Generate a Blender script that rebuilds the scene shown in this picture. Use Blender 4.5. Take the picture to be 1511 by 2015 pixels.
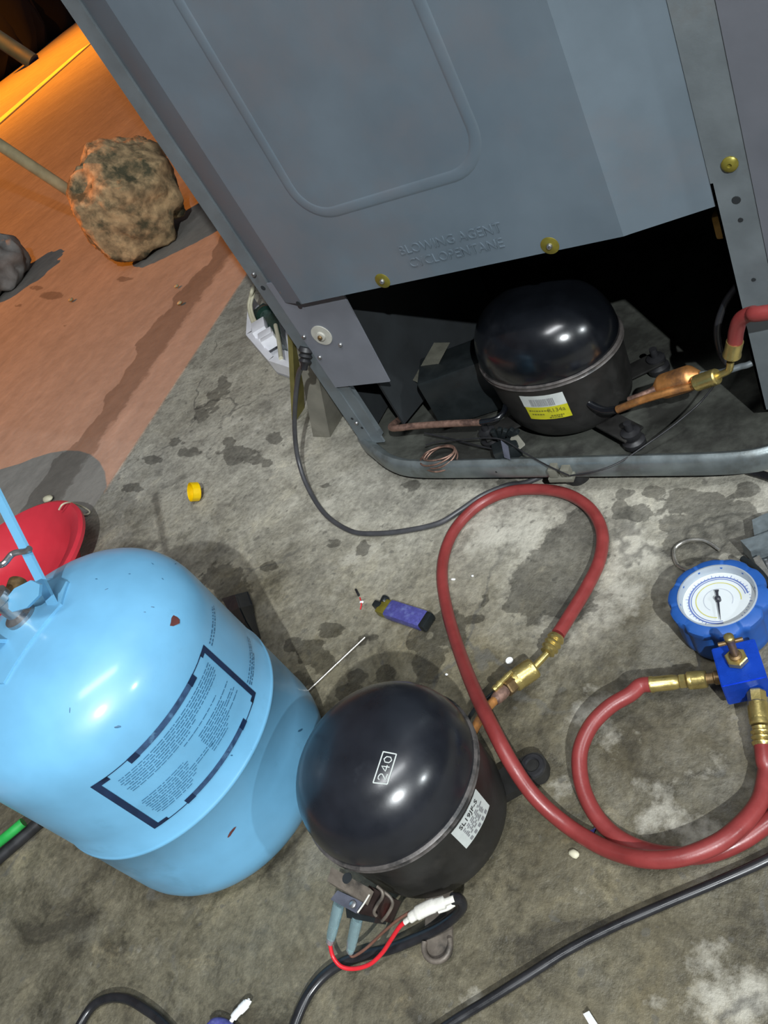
import bpy, bmesh, math, random
from mathutils import Vector, Matrix
random.seed(7)
for o in list(bpy.data.objects): bpy.data.objects.remove(o)
S = bpy.context.scene
COL = S.collection

# ------------------------------------------------------------------ camera
FPX, CX, CY, CAMH = 1572.2, 755.5, 1007.5, 0.615
ROT = Matrix(((0.79299544, -0.00484361, 0.60920832),
              (0.39879068, 0.76009222, -0.51305537),
              (-0.46056946, 0.64979717, 0.60468125)))
cd = bpy.data.cameras.new('camera'); cam = bpy.data.objects.new('camera', cd); COL.objects.link(cam)
cd.sensor_fit = 'HORIZONTAL'; cd.sensor_width = 36.0; cd.lens = FPX * 36.0 / 1511.0
cd.clip_start = 0.01; cd.clip_end = 200
cam.matrix_world = Matrix.Translation((0, 0, CAMH)) @ ROT.to_4x4()
S.camera = cam

# ------------------------------------------------------------------ world, lights, exposure
S.view_settings.view_transform = 'Standard'; S.view_settings.look = 'None'
S.view_settings.exposure = 0.0; S.view_settings.gamma = 1.0; S.view_settings.use_curve_mapping = False
w = bpy.data.worlds.new('night'); S.world = w; w.use_nodes = True
w.node_tree.nodes['Background'].inputs[0].default_value = (0.55, 0.62, 0.75, 1)
w.node_tree.nodes['Background'].inputs[1].default_value = 0.11

def area_light(name, loc, target, sx, sy, power, col):
    ld = bpy.data.lights.new(name, 'AREA'); ld.shape = 'RECTANGLE'; ld.size = sx; ld.size_y = sy
    ld.energy = power; ld.color = col
    o = bpy.data.objects.new(name, ld); COL.objects.link(o); o.location = loc
    o.rotation_euler = (Vector(target) - Vector(loc)).to_track_quat('-Z', 'Y').to_euler()
    return o
area_light('overhead_tube_light', (0.30, -0.10, 2.45), (-0.1, 0.25, 0.0), 1.2, 0.25, 31, (0.95, 0.98, 1.0))
area_light('shop_bulb_light', (1.20, -1.05, 1.90), (-0.5, 0.4, 0.1), 0.03, 0.03, 80, (0.93, 0.98, 1.0))
area_light('second_bulb_light', (3.0, 0.05, 1.90), (-0.5, 0.4, 0.1), 0.06, 0.06, 38, (0.90, 0.97, 1.0))
LAMP = Vector((-7.0, -0.5, 5.0))
sl = bpy.data.lights.new('street_lamp_light', 'SPOT'); sl.energy = 2300; sl.color = (1.0, 0.275, 0.006)
sl.shadow_soft_size = 0.006; sl.spot_size = math.radians(140); sl.spot_blend = 0.5
slo = bpy.data.objects.new('street_lamp_light', sl); COL.objects.link(slo); slo.location = LAMP
slo.rotation_euler = (Vector((-4.5, 2.5, 0)) - LAMP).to_track_quat('-Z', 'Y').to_euler()

far_fill = bpy.data.lights.new('street_lamp_light', 'SPOT'); far_fill.energy = 11000; far_fill.color = (1.0, 0.275, 0.006); far_fill.shadow_soft_size = 0.05  # added unseen fill lamp that brightens the far road
far_fill.spot_size = math.radians(120); far_fill.spot_blend = 0.6
far_fill_o = bpy.data.objects.new('street_lamp_light', far_fill); COL.objects.link(far_fill_o); far_fill_o.location = (-14.0, 9.5, 7.0); far_fill_o.rotation_euler = (0, 0, 0)

# ------------------------------------------------------------------ helpers
def P(u, v, z=0.0):
    """world point at height z seen at photo pixel u,v (used to measure where things stand)"""
    d = ROT @ Vector((u - CX, -(v - CY), -FPX)); t = (z - CAMH) / d.z
    return Vector((t * d.x, t * d.y, z))
def PY(u, v, y):
    d = ROT @ Vector((u - CX, -(v - CY), -FPX)); t = y / d.y
    return Vector((t * d.x, y, CAMH + t * d.z))
def V(*a): return Vector(a)

def empty(name, loc, label, cat, group=None):
    o = bpy.data.objects.new(name, None); COL.objects.link(o); o.location = loc
    o.empty_display_size = 0.05
    o['label'] = label; o['category'] = cat
    if group: o['group'] = group
    return o
def abs_loc(o):
    v = Vector(o.location)
    return v
def obj(name, bm, mat, parent=None, smooth=True, angle=40, label=None):
    me = bpy.data.meshes.new(name)
    bmesh.ops.recalc_face_normals(bm, faces=bm.faces)
    if smooth:
        for f in bm.faces: f.smooth = True
        lim = math.radians(angle)
        for e in bm.edges:
            if len(e.link_faces) == 2 and e.calc_face_angle(0) > lim: e.smooth = False
    bm.to_mesh(me); bm.free()
    if isinstance(mat, (list, tuple)):
        for m in mat: me.materials.append(m)
    else: me.materials.append(mat)
    o = bpy.data.objects.new(name, me); COL.objects.link(o)
    if parent is not None:
        o.parent = parent
        top = parent
        while top.parent: top = top.parent
        if parent.type == 'EMPTY':
            o.matrix_parent_inverse = Matrix.Translation(-Vector(parent.location))
    if label: o['label'] = label
    return o
def tag(o, label, cat, group=None):
    o['label'] = label; o['category'] = cat
    if group: o['group'] = group
    return o

def catmull(pts, n=10, closed=False):
    pts = [Vector(p) for p in pts]; out = []
    N = len(pts)
    rng = range(N if closed else N - 1)
    for i in rng:
        if closed: p0, p1, p2, p3 = pts[i-1], pts[i], pts[(i+1) % N], pts[(i+2) % N]
        else:
            p1, p2 = pts[i], pts[i+1]
            p0 = pts[i-1] if i > 0 else p1 + (p1 - p2)
            p3 = pts[i+2] if i + 2 < N else p2 + (p2 - p1)
        for k in range(n):
            t = k / n
            out.append(0.5 * ((2*p1) + (-p0+p2)*t + (2*p0-5*p1+4*p2-p3)*t*t + (-p0+3*p1-3*p2+p3)*t**3))
    if not closed: out.append(pts[-1])
    return out
def sweep(bm, path, rad, segs=12, caps=True, closed=False, flat=1.0, updir=None):
    n = len(path); rr = rad if isinstance(rad, (list, tuple)) else [rad] * n
    rings = []; up = None
    for i in range(n):
        a = path[i-1] if (i > 0 or closed) else path[i]
        b = path[(i+1) % n] if (i < n-1 or closed) else path[i]
        t = (b - a).normalized()
        if up is None:
            up = Vector(updir) if updir else (V(0,0,1) if abs(t.z) < .9 else V(1,0,0))
        up = (up - t * up.dot(t)).normalized()
        side = t.cross(up)
        ring = [bm.verts.new(path[i] + (side * math.cos(2*math.pi*k/segs) + up * flat * math.sin(2*math.pi*k/segs)) * rr[i]) for k in range(segs)]
        rings.append(ring)
    for i in range(n if closed else n-1):
        A, B = rings[i], rings[(i+1) % n]
        for k in range(segs):
            bm.faces.new((A[k], A[(k+1) % segs], B[(k+1) % segs], B[k]))
    if caps and not closed:
        bm.faces.new(rings[0]); bm.faces.new(rings[-1][::-1])
def tube(name, pts, r, mat, parent=None, n=10, segs=12, closed=False, spline=True, flat=1.0, updir=None):
    bm = bmesh.new()
    path = catmull(pts, n, closed) if spline else [Vector(p) for p in pts]
    sweep(bm, path, r, segs, True, closed, flat, updir)
    return obj(name, bm, mat, parent, angle=60)
def lathe_into(bm, prof, segs=32, M=None, sx=1.0, sy=1.0, mod=None):
    """prof: list of (r,z); closed at r=0 ends"""
    M = M or Matrix.Identity(4); prev = None
    for r, z in prof:
        if r < 1e-6: ring = [bm.verts.new(M @ V(0, 0, z))]
        else:
            ring = []
            for k in range(segs):
                a = 2*math.pi*k/segs; rk = r * (mod(a, z) if mod else 1)
                ring.append(bm.verts.new(M @ V(rk*math.cos(a)*sx, rk*math.sin(a)*sy, z)))
        if prev is not None:
            if len(prev) == 1 and len(ring) > 1:
                for k in range(segs): bm.faces.new((prev[0], ring[k], ring[(k+1) % segs]))
            elif len(ring) == 1 and len(prev) > 1:
                for k in range(segs): bm.faces.new((prev[k], prev[(k+1) % segs], ring[0]))
            elif len(ring) > 1:
                for k in range(segs): bm.faces.new((prev[k], prev[(k+1) % segs], ring[(k+1) % segs], ring[k]))
        prev = ring
def lathe(name, prof, mat, parent=None, segs=32, M=None, sx=1.0, sy=1.0, mod=None, angle=40):
    bm = bmesh.new(); lathe_into(bm, prof, segs, M, sx, sy, mod); return obj(name, bm, mat, parent, angle=angle)
def solid(prof):  # close a profile on the axis
    return [(0, prof[0][1])] + list(prof) + [(0, prof[-1][1])]
def axis(p0, p1, roll=0):
    p0, p1 = Vector(p0), Vector(p1); d = p1 - p0
    return Matrix.Translation(p0) @ d.to_track_quat('Z', 'Y').to_matrix().to_4x4() @ Matrix.Rotation(roll, 4, 'Z')
def box_into(bm, size, M=None, bev=0.0):
    M = M or Matrix.Identity(4)
    r = bmesh.ops.create_cube(bm, size=1.0, matrix=Matrix.Diagonal((*size, 1)))
    if bev:
        es = list({e for v in r['verts'] for e in v.link_edges})
        rr = bmesh.ops.bevel(bm, geom=es, offset=bev, segments=2, affect='EDGES', profile=0.6)
        vs = list({v for f in rr['faces'] for v in f.verts} | {v for v in r['verts'] if v.is_valid})
        bmesh.ops.transform(bm, matrix=M, verts=vs)
    else: bmesh.ops.transform(bm, matrix=M, verts=r['verts'])
def box(name, size, M, mat, parent=None, bev=0.0, label=None):
    if isinstance(M, (tuple, Vector)): M = Matrix.Translation(M)
    bm = bmesh.new(); box_into(bm, size, M, bev); return obj(name, bm, mat, parent, angle=35, label=label)
def prism_into(bm, poly, ext):
    """poly: list of 3-D points (planar), ext: extrusion vector"""
    a = [bm.verts.new(Vector(p)) for p in poly]; b = [bm.verts.new(Vector(p) + Vector(ext)) for p in poly]
    bm.faces.new(a[::-1]); bm.faces.new(b); n = len(a)
    for i in range(n): bm.faces.new((a[i], a[(i+1) % n], b[(i+1) % n], b[i]))
def prism(name, poly, ext, mat, parent=None, angle=35, label=None):
    bm = bmesh.new(); prism_into(bm, poly, ext); return obj(name, bm, mat, parent, angle=angle, label=label)
def text_bm(body, size, M, depth=0.0004, bold=False):
    c = bpy.data.curves.new('t', 'FONT'); c.body = body; c.size = size; c.extrude = depth
    c.align_x = 'CENTER'; c.align_y = 'CENTER'; c.resolution_u = 3
    if bold: c.offset = size * 0.02
    o = bpy.data.objects.new('t', c); COL.objects.link(o)
    dg = bpy.context.evaluated_depsgraph_get(); me = o.evaluated_get(dg).to_mesh()
    bm = bmesh.new(); bm.from_mesh(me); o.evaluated_get(dg).to_mesh_clear()
    bpy.data.objects.remove(o); bpy.data.curves.remove(c)
    if M is not None: bmesh.ops.transform(bm, matrix=M, verts=bm.verts)
    return bm

# ------------------------------------------------------------------ materials
def new_mat(name):
    m = bpy.data.materials.new(name); m.use_nodes = True
    nt = m.node_tree; return m, nt, nt.nodes['Principled BSDF']
def link(nt, a, b): nt.links.new(a, b)
def tex_noise(nt, scale, detail=4, rough=0.55, vec=None, dist=0.0):
    n = nt.nodes.new('ShaderNodeTexNoise'); n.inputs['Scale'].default_value = scale
    n.inputs['Detail'].default_value = detail; n.inputs['Roughness'].default_value = rough
    n.inputs['Distortion'].default_value = dist
    if vec is None:
        tc = nt.nodes.get('TC') or nt.nodes.new('ShaderNodeTexCoord'); tc.name = 'TC'; vec = tc.outputs['Object']
    link(nt, vec, n.inputs['Vector']); return n.outputs['Fac']
def ramp(nt, fac, stops):
    r = nt.nodes.new('ShaderNodeValToRGB'); e = r.color_ramp.elements
    while len(e) > 1: e.remove(e[-1])
    e[0].position = stops[0][0]; e[0].color = tuple(stops[0][1]) + (1,) if len(stops[0][1]) == 3 else stops[0][1]
    for p, c in stops[1:]:
        x = e.new(p); x.color = tuple(c) + (1,) if len(c) == 3 else c
    link(nt, fac, r.inputs['Fac']); return r.outputs['Color']
def g(v): return (v, v, v)
def mixc(nt, fac, a, b, mode='MIX'):
    m = nt.nodes.new('ShaderNodeMix'); m.data_type = 'RGBA'; m.blend_type = mode
    for s, v in ((m.inputs[0], fac), (m.inputs[6], a), (m.inputs[7], b)):
        if isinstance(v, (int, float)): s.default_value = v
        elif isinstance(v, (tuple, list)): s.default_value = tuple(v) + ((1,) if len(v) == 3 else ())
        else: link(nt, v, s)
    return m.outputs[2]
def math_n(nt, op, a, b=None, clamp=False):
    m = nt.nodes.new('ShaderNodeMath'); m.operation = op; m.use_clamp = clamp
    for s, v in ((m.inputs[0], a), (m.inputs[1], b)):
        if v is None: continue
        if isinstance(v, (int, float)): s.default_value = v
        else: link(nt, v, s)
    return m.outputs[0]
def bump(nt, h, strength, dist=0.002):
    b = nt.nodes.new('ShaderNodeBump'); b.inputs['Strength'].default_value = strength; b.inputs['Distance'].default_value = dist
    link(nt, h, b.inputs['Height']); return b.outputs['Normal']
def mat(name, col, rough=0.5, metal=0.0, var=0.15, scale=40, rv=0.1, bmp=0.0, bscale=200, col2=None, th=(0.45, 0.62), spec=0.5, coat=0.0, trans=0.0):
    """colour with noise variation, patches of col2, roughness variation and fine bump"""
    m, nt, b = new_mat(name)
    n = tex_noise(nt, scale, 5)
    lo = tuple(max(0, c * (1 - var)) for c in col); hi = tuple(min(1, c * (1 + var)) for c in col)
    c = ramp(nt, n, [(0.3, lo), (0.7, hi)])
    if col2:
        n2 = tex_noise(nt, scale * 0.45, 7, 0.65)
        f = ramp(nt, n2, [(th[0], g(0)), (th[1], g(1))]); c = mixc(nt, f, c, col2)
    link(nt, c, b.inputs['Base Color'])
    r = ramp(nt, n, [(0.3, g(max(0.02, rough - rv))), (0.7, g(min(1, rough + rv)))]); link(nt, r, b.inputs['Roughness'])
    b.inputs['Metallic'].default_value = metal; b.inputs['Specular IOR Level'].default_value = spec
    b.inputs['Coat Weight'].default_value = coat; b.inputs['Coat Roughness'].default_value = 0.15
    b.inputs['Transmission Weight'].default_value = trans
    if bmp: link(nt, bump(nt, tex_noise(nt, bscale, 3), bmp), b.inputs['Normal'])
    return m

M = {}
M['panel'] = mat('grey_painted_sheet', (0.125, 0.160, 0.190), 0.42, 0.15, 0.10, 14, 0.08, 0.03, 600, (0.15, 0.155, 0.17), (0.52, 0.75))
M['panel_dirty'] = mat('dusty_grey_sheet', (0.125, 0.145, 0.155), 0.5, 0.1, 0.15, 30, 0.08, 0.05, 500, (0.12, 0.12, 0.115), (0.55, 0.75))
M['plate'] = mat('plain_grey_plate', (0.165, 0.175, 0.20), 0.5, 0.1, 0.08, 25, 0.06, 0.02, 500)
M['tray'] = mat('galvanised_tray', (0.20, 0.23, 0.235), 0.38, 0.55, 0.2, 40, 0.1, 0.06, 300, (0.10, 0.10, 0.085), (0.52, 0.72))
M['trayfloor'] = mat('dirty_tray_floor', (0.055, 0.058, 0.048), 0.85, 0.0, 0.35, 25, 0.08, 0.3, 150, (0.014, 0.014, 0.011), (0.44, 0.6))
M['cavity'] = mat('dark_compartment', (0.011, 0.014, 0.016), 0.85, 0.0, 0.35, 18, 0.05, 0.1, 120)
M['blackpaint'] = mat('black_gloss_paint', (0.005, 0.006, 0.008), 0.22, 0.0, 0.3, 30, 0.05, 0.015, 150, (0.014, 0.015, 0.018), (0.55, 0.8), 0.5, 0.25)
M['blackpaint_worn'] = mat('black_worn_paint', (0.011, 0.0125, 0.017), 0.30, 0.0, 0.3, 25, 0.06, 0.02, 120, (0.045, 0.048, 0.058), (0.54, 0.82), 0.5, 0.2)
M['blackbody'] = mat('black_matt_body', (0.016, 0.0155, 0.0145), 0.5, 0.0, 0.35, 40, 0.1, 0.06, 200, (0.045, 0.040, 0.035), (0.56, 0.8))
M['seamgrey'] = mat('scuffed_seam', (0.09, 0.08, 0.075), 0.45, 0.2, 0.3, 90, 0.1, 0.1, 300, (0.02, 0.02, 0.02), (0.48, 0.62))
M['rubber'] = mat('black_rubber', (0.018, 0.018, 0.02), 0.45, 0, 0.2, 80)
M['cable'] = mat('black_cable', (0.016, 0.016, 0.018), 0.30, 0, 0.2, 60)
M['greycable'] = mat('grey_dusty_cable', (0.055, 0.055, 0.06), 0.45, 0, 0.2, 60)
M['hose'] = mat('red_rubber_hose', (0.22, 0.034, 0.032), 0.36, 0, 0.15, 60, 0.08, 0.05, 500)
M['brass'] = mat('brass', (0.52, 0.41, 0.15), 0.33, 0.85, 0.15, 120, 0.08, 0.05, 600)
M['brass_old'] = mat('tarnished_brass', (0.20, 0.13, 0.06), 0.45, 0.7, 0.3, 150, 0.1, 0.1, 500)
M['copper'] = mat('copper', (0.62, 0.28, 0.09), 0.40, 0.75, 0.25, 90, 0.1, 0.05, 400, (0.20, 0.11, 0.07), (0.52, 0.70))
M['copper_old'] = mat('heat_stained_copper', (0.28, 0.17, 0.13), 0.5, 0.6, 0.3, 140, 0.1, 0.15, 400, (0.10, 0.06, 0.05), (0.48, 0.65))
M['tank'] = mat('light_blue_paint', (0.150, 0.40, 0.62), 0.42, 0.0, 0.06, 30, 0.05, 0.01, 200, (0.10, 0.28, 0.43), (0.60, 0.80), 0.6, 0.35)
M['navy'] = mat('navy_print', (0.006, 0.02, 0.06), 0.5, 0, 0.2, 80)
M['textblue'] = mat('faint_print', (0.03, 0.12, 0.22), 0.5, 0, 0.2, 200)
M['barblue'] = mat('faded_bar_print', (0.03, 0.07, 0.15), 0.5, 0, 0.3, 160, 0.1, 0, 200, (0.10, 0.22, 0.36), (0.55, 0.7))
M['rust'] = mat('rust', (0.10, 0.025, 0.022), 0.8, 0, 0.3, 200)
M['steel'] = mat('steel', (0.42, 0.42, 0.42), 0.32, 0.9, 0.15, 100, 0.1, 0.04, 400)
M['wiresteel'] = mat('bright_wire', (0.55, 0.53, 0.48), 0.3, 0.85, 0.15, 100)
M['toolsteel'] = mat('tool_grey', (0.20, 0.235, 0.25), 0.42, 0.5, 0.2, 120, 0.1, 0.08, 400)
M['boot'] = mat('blue_rubber_boot', (0.014, 0.085, 0.33), 0.55, 0, 0.1, 60, 0.08, 0.04, 300)
M['block'] = mat('blue_anodised_block', (0.010, 0.075, 0.60), 0.3, 0.55, 0.1, 80)
M['dial'] = mat('white_dial', (0.62, 0.66, 0.67), 0.45, 0, 0.03, 60)
M['chrome'] = mat('silver_rim', (0.42, 0.47, 0.52), 0.35, 0.3, 0.05, 60, 0.03)
M['dialblue'] = mat('dial_blue_print', (0.12, 0.17, 0.40), 0.5)
M['dialyellow'] = mat('dial_yellow_print', (0.55, 0.52, 0.15), 0.5)
M['dialgrey'] = mat('dial_grey_print', (0.45, 0.48, 0.55), 0.5)
M['needle'] = mat('dark_needle', (0.03, 0.03, 0.04), 0.4)
M['white'] = mat('white_plastic', (0.88, 0.88, 0.92), 0.4, 0, 0.05, 40)
M['tape'] = mat('white_tape', (0.66, 0.64, 0.58), 0.7, 0, 0.12, 90, 0.05, 0.2, 300)
M['paper'] = mat('white_paper', (0.78, 0.78, 0.76), 0.8, 0, 0.06, 60)
M['label'] = mat('grey_white_label', (0.52, 0.55, 0.53), 0.55, 0, 0.08, 120)
M['labelyellow'] = mat('yellow_label', (0.50, 0.48, 0.015), 0.5, 0, 0.1, 120)
M['labelink'] = mat('label_ink', (0.035, 0.035, 0.035), 0.6)
M['inkolive'] = mat('olive_ink', (0.16, 0.15, 0.015), 0.6)
M['inkgrey'] = mat('grey_ink', (0.20, 0.20, 0.21), 0.6)
M['redplastic'] = mat('red_plastic', (0.60, 0.035, 0.055), 0.4, 0, 0.05, 30)
M['redwire'] = mat('red_wire', (0.62, 0.02, 0.03), 0.35, 0, 0.1, 80)
M['brownwire'] = mat('brown_wire', (0.14, 0.065, 0.045), 0.45, 0, 0.15, 80)
M['clearsleeve'] = mat('clear_sleeve', (0.55, 0.80, 0.85), 0.15, 0, 0.05, 60, 0.03, trans=0.75)
M['yellow'] = mat('yellow_plastic', (0.78, 0.50, 0.0), 0.4, 0, 0.06, 60)
M['purple'] = mat('violet_lighter_wrap', (0.065, 0.065, 0.24), 0.35, 0, 0.2, 300, 0.08, 0.02, 300, (0.13, 0.15, 0.36), (0.5, 0.7))
M['olive'] = mat('yellow_metal', (0.22, 0.19, 0.03), 0.4, 0.5, 0.2, 120)
M['dkplastic'] = mat('dark_plastic', (0.012, 0.015, 0.016), 0.35, 0, 0.2, 60)
M['blacksheet'] = mat('black_sheet_plastic', (0.012, 0.014, 0.018), 0.35, 0, 0.2, 60)
M['green'] = mat('green_wire', (0.02, 0.33, 0.06), 0.4, 0, 0.1, 60)
M['cream'] = mat('cream_plastic', (0.55, 0.52, 0.38), 0.5, 0, 0.1, 60)
M['beige'] = mat('dull_beige_plastic', (0.16, 0.155, 0.125), 0.55, 0, 0.15, 60)
M['foam'] = mat('yellowed_foam', (0.10, 0.098, 0.075), 0.9, 0, 0.2, 60, 0.05, 0.3, 200)
M['amber'] = mat('amber_foam', (0.22, 0.12, 0.02), 0.9, 0, 0.3, 60, 0.05, 0.3, 200)
M['bracket'] = mat('dirty_bracket', (0.16, 0.135, 0.11), 0.55, 0.3, 0.3, 90, 0.1, 0.1, 300, (0.05, 0.045, 0.04), (0.5, 0.68))
M['relay'] = mat('relay_dark_brown', (0.022, 0.014, 0.012), 0.35, 0, 0.25, 80)
M['relaygrey'] = mat('relay_grey', (0.08, 0.085, 0.11), 0.4, 0, 0.2, 80)
M['rock'] = mat('rough_concrete_lump', (0.44, 0.31, 0.165), 0.95, 0, 0.55, 34, 0.03, 1.0, 60, (0.085, 0.080, 0.045), (0.46, 0.62))
M['greystone'] = mat('grey_stone', (0.22, 0.22, 0.21), 0.95, 0, 0.3, 20, 0.03, 0.7, 60)
M['pole'] = mat('weathered_pole', (0.34, 0.30, 0.17), 0.6, 0, 0.2, 30)
M['board'] = mat('weathered_board', (0.20, 0.19, 0.155), 0.85, 0, 0.2, 22, 0.05, 0.2, 100, (0.10, 0.095, 0.07), (0.5, 0.7))
M['boardedge'] = mat('olive_board', (0.19, 0.165, 0.045), 0.8, 0, 0.25, 30, 0.05, 0.1, 100)
M['hedge'] = mat('night_hedge', (0.002, 0.003, 0.006), 1.0, 0, 0.5, 2.0, 0.0, 0.5, 6)
M['rail'] = mat('grey_rail', (0.005, 0.035, 0.25), 0.7, 0.0, 0.2, 3)
M['ceilingm'] = mat('ceiling_paint', (0.22, 0.28, 0.36), 0.9, 0, 0.1, 2)
M['linepaint'] = mat('road_line_paint', (0.85, 0.72, 0.30), 0.7, 0, 0.2, 6)
M['drum'] = mat('rusty_drum_paint', (0.10, 0.08, 0.07), 0.6, 0.1, 0.3, 8)
M['pcb'] = mat('dark_green_board', (0.010, 0.035, 0.026), 0.3, 0, 0.3, 90)
M['gasket'] = mat('white_disc', (0.42, 0.41, 0.36), 0.6, 0, 0.15, 60)

# --- concrete of the shop slab: noise mottling + placed stains and painted shade (attributes hold soft blobs, the noise breaks their edges)
def concrete(name, base, dark, pale, wetcol):
    m, nt, b = new_mat(name)
    n1 = tex_noise(nt, 5.5, 8, 0.62); n2 = tex_noise(nt, 23, 8, 0.68); n3 = tex_noise(nt, 130, 5, 0.7); n4 = tex_noise(nt, 2.0, 4, 0.5)
    c = ramp(nt, n1, [(0.32, dark), (0.50, base), (0.70, pale)])
    c = mixc(nt, 0.65, c, ramp(nt, n2, [(0.32, tuple(x*0.62 for x in dark)), (0.5, base), (0.68, pale)]))
    c = mixc(nt, 0.6, c, ramp(nt, n3, [(0.30, g(0.45)), (0.5, g(1.0)), (0.70, g(1.5))]), 'MULTIPLY')
    c = mixc(nt, 0.45, c, ramp(nt, n4, [(0.35, (0.78, 0.80, 0.84)), (0.65, (1.12, 1.08, 0.98))]), 'MULTIPLY')
    gr_ = nt.nodes.new('ShaderNodeAttribute'); gr_.attribute_name = 'grime'  # workshop dirt plus painted light falloff, darker towards the camera
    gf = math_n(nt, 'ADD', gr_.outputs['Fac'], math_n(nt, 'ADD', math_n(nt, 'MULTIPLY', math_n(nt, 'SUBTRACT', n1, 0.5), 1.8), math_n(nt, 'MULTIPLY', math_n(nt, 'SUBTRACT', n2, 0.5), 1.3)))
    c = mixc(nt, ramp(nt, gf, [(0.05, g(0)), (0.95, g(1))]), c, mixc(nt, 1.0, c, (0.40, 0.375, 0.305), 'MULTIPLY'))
    n7 = tex_noise(nt, 10.5, 9, 0.70, dist=0.7); n8 = tex_noise(nt, 17, 9, 0.72, dist=0.4)
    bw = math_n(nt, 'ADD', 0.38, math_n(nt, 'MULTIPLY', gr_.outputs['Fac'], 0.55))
    c = mixc(nt, bw, c, mixc(nt, 1.0, c, ramp(nt, n7, [(0.38, (0.36, 0.35, 0.34)), (0.47, (0.80, 0.79, 0.76)), (0.56, g(1.05)), (0.66, (1.4, 1.37, 1.28))]), 'MULTIPLY'))
    c = mixc(nt, bw, c, mixc(nt, 1.0, c, ramp(nt, n8, [(0.36, (0.50, 0.49, 0.46)), (0.46, g(0.98)), (0.60, g(1.0)), (0.68, (1.55, 1.5, 1.4))]), 'MULTIPLY'))
    # dirt field (broad, soft, plus painted light falloff and gauge shadow), pale field (worn patches), wet field (crisp drops)
    def attr(nm):
        a = nt.nodes.new('ShaderNodeAttribute'); a.attribute_name = nm; return a.outputs['Fac']
    dirt_shade = math_n(nt, 'ADD', attr('dirt'), math_n(nt, 'MULTIPLY', math_n(nt, 'SUBTRACT', n2, 0.5), 1.6))
    c = mixc(nt, ramp(nt, dirt_shade, [(0.22, g(0)), (0.75, g(1.0))]), c, mixc(nt, 1.0, c, (0.50, 0.475, 0.42), 'MULTIPLY'))
    pl = math_n(nt, 'ADD', attr('pale'), math_n(nt, 'MULTIPLY', math_n(nt, 'SUBTRACT', n2, 0.5), 2.2))
    c = mixc(nt, ramp(nt, pl, [(0.36, g(0)), (0.72, g(0.62))]), c, tuple(min(1, x*1.08) for x in pale))
    # small dark flecks and hairline cracks
    n6 = tex_noise(nt, 75, 2, 0.5)
    c = mixc(nt, ramp(nt, n6, [(0.66, g(0)), (0.71, g(0.55))]), c, tuple(x*0.35 for x in dark))
    vo = nt.nodes.new('ShaderNodeTexVoronoi'); vo.feature = 'DISTANCE_TO_EDGE'; vo.inputs['Scale'].default_value = 2.6
    vm = nt.nodes.new('ShaderNodeVectorMath'); vm.operation = 'ADD'; nz_ = nt.nodes.new('ShaderNodeTexNoise'); nz_.inputs['Scale'].default_value = 7; nz_.inputs['Detail'].default_value = 5
    vs_ = nt.nodes.new('ShaderNodeVectorMath'); vs_.operation = 'SCALE'; vs_.inputs['Scale'].default_value = 0.28
    link(nt, nt.nodes['TC'].outputs['Object'], nz_.inputs['Vector']); link(nt, nz_.outputs['Color'], vs_.inputs[0])
    link(nt, nt.nodes['TC'].outputs['Object'], vm.inputs[0]); link(nt, vs_.outputs[0], vm.inputs[1]); link(nt, vm.outputs[0], vo.inputs['Vector'])
    c = mixc(nt, math_n(nt, 'MULTIPLY', ramp(nt, vo.outputs['Distance'], [(0.0, g(1)), (0.006, g(0.7)), (0.012, g(0))]), ramp(nt, n1, [(0.45, g(0)), (0.55, g(0.75))])), c, tuple(x*0.4 for x in dark))
    n5 = tex_noise(nt, 42, 4, 0.6)
    wet = math_n(nt, 'ADD', attr('wet'), math_n(nt, 'MULTIPLY', math_n(nt, 'SUBTRACT', n5, 0.5), 1.1))
    wf = ramp(nt, wet, [(0.40, g(0)), (0.47, g(1))])
    c = mixc(nt, math_n(nt, 'MULTIPLY', wf, 0.85), c, mixc(nt, 1.0, c, wetcol, 'MULTIPLY'))
    link(nt, c, b.inputs['Base Color'])
    r = mixc(nt, wf, ramp(nt, n2, [(0.35, g(0.42)), (0.65, g(0.85))]), g(0.45))
    link(nt, r, b.inputs['Roughness'])
    h = math_n(nt, 'ADD', math_n(nt, 'MULTIPLY', n2, 0.7), math_n(nt, 'MULTIPLY', n3, 0.35))
    link(nt, bump(nt, h, 0.8, 0.005), b.inputs['Normal'])
    return m
M['floor'] = concrete('stained_concrete', (0.40, 0.382, 0.325), (0.27, 0.257, 0.218), (0.53, 0.505, 0.43), (0.40, 0.40, 0.40))

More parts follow.
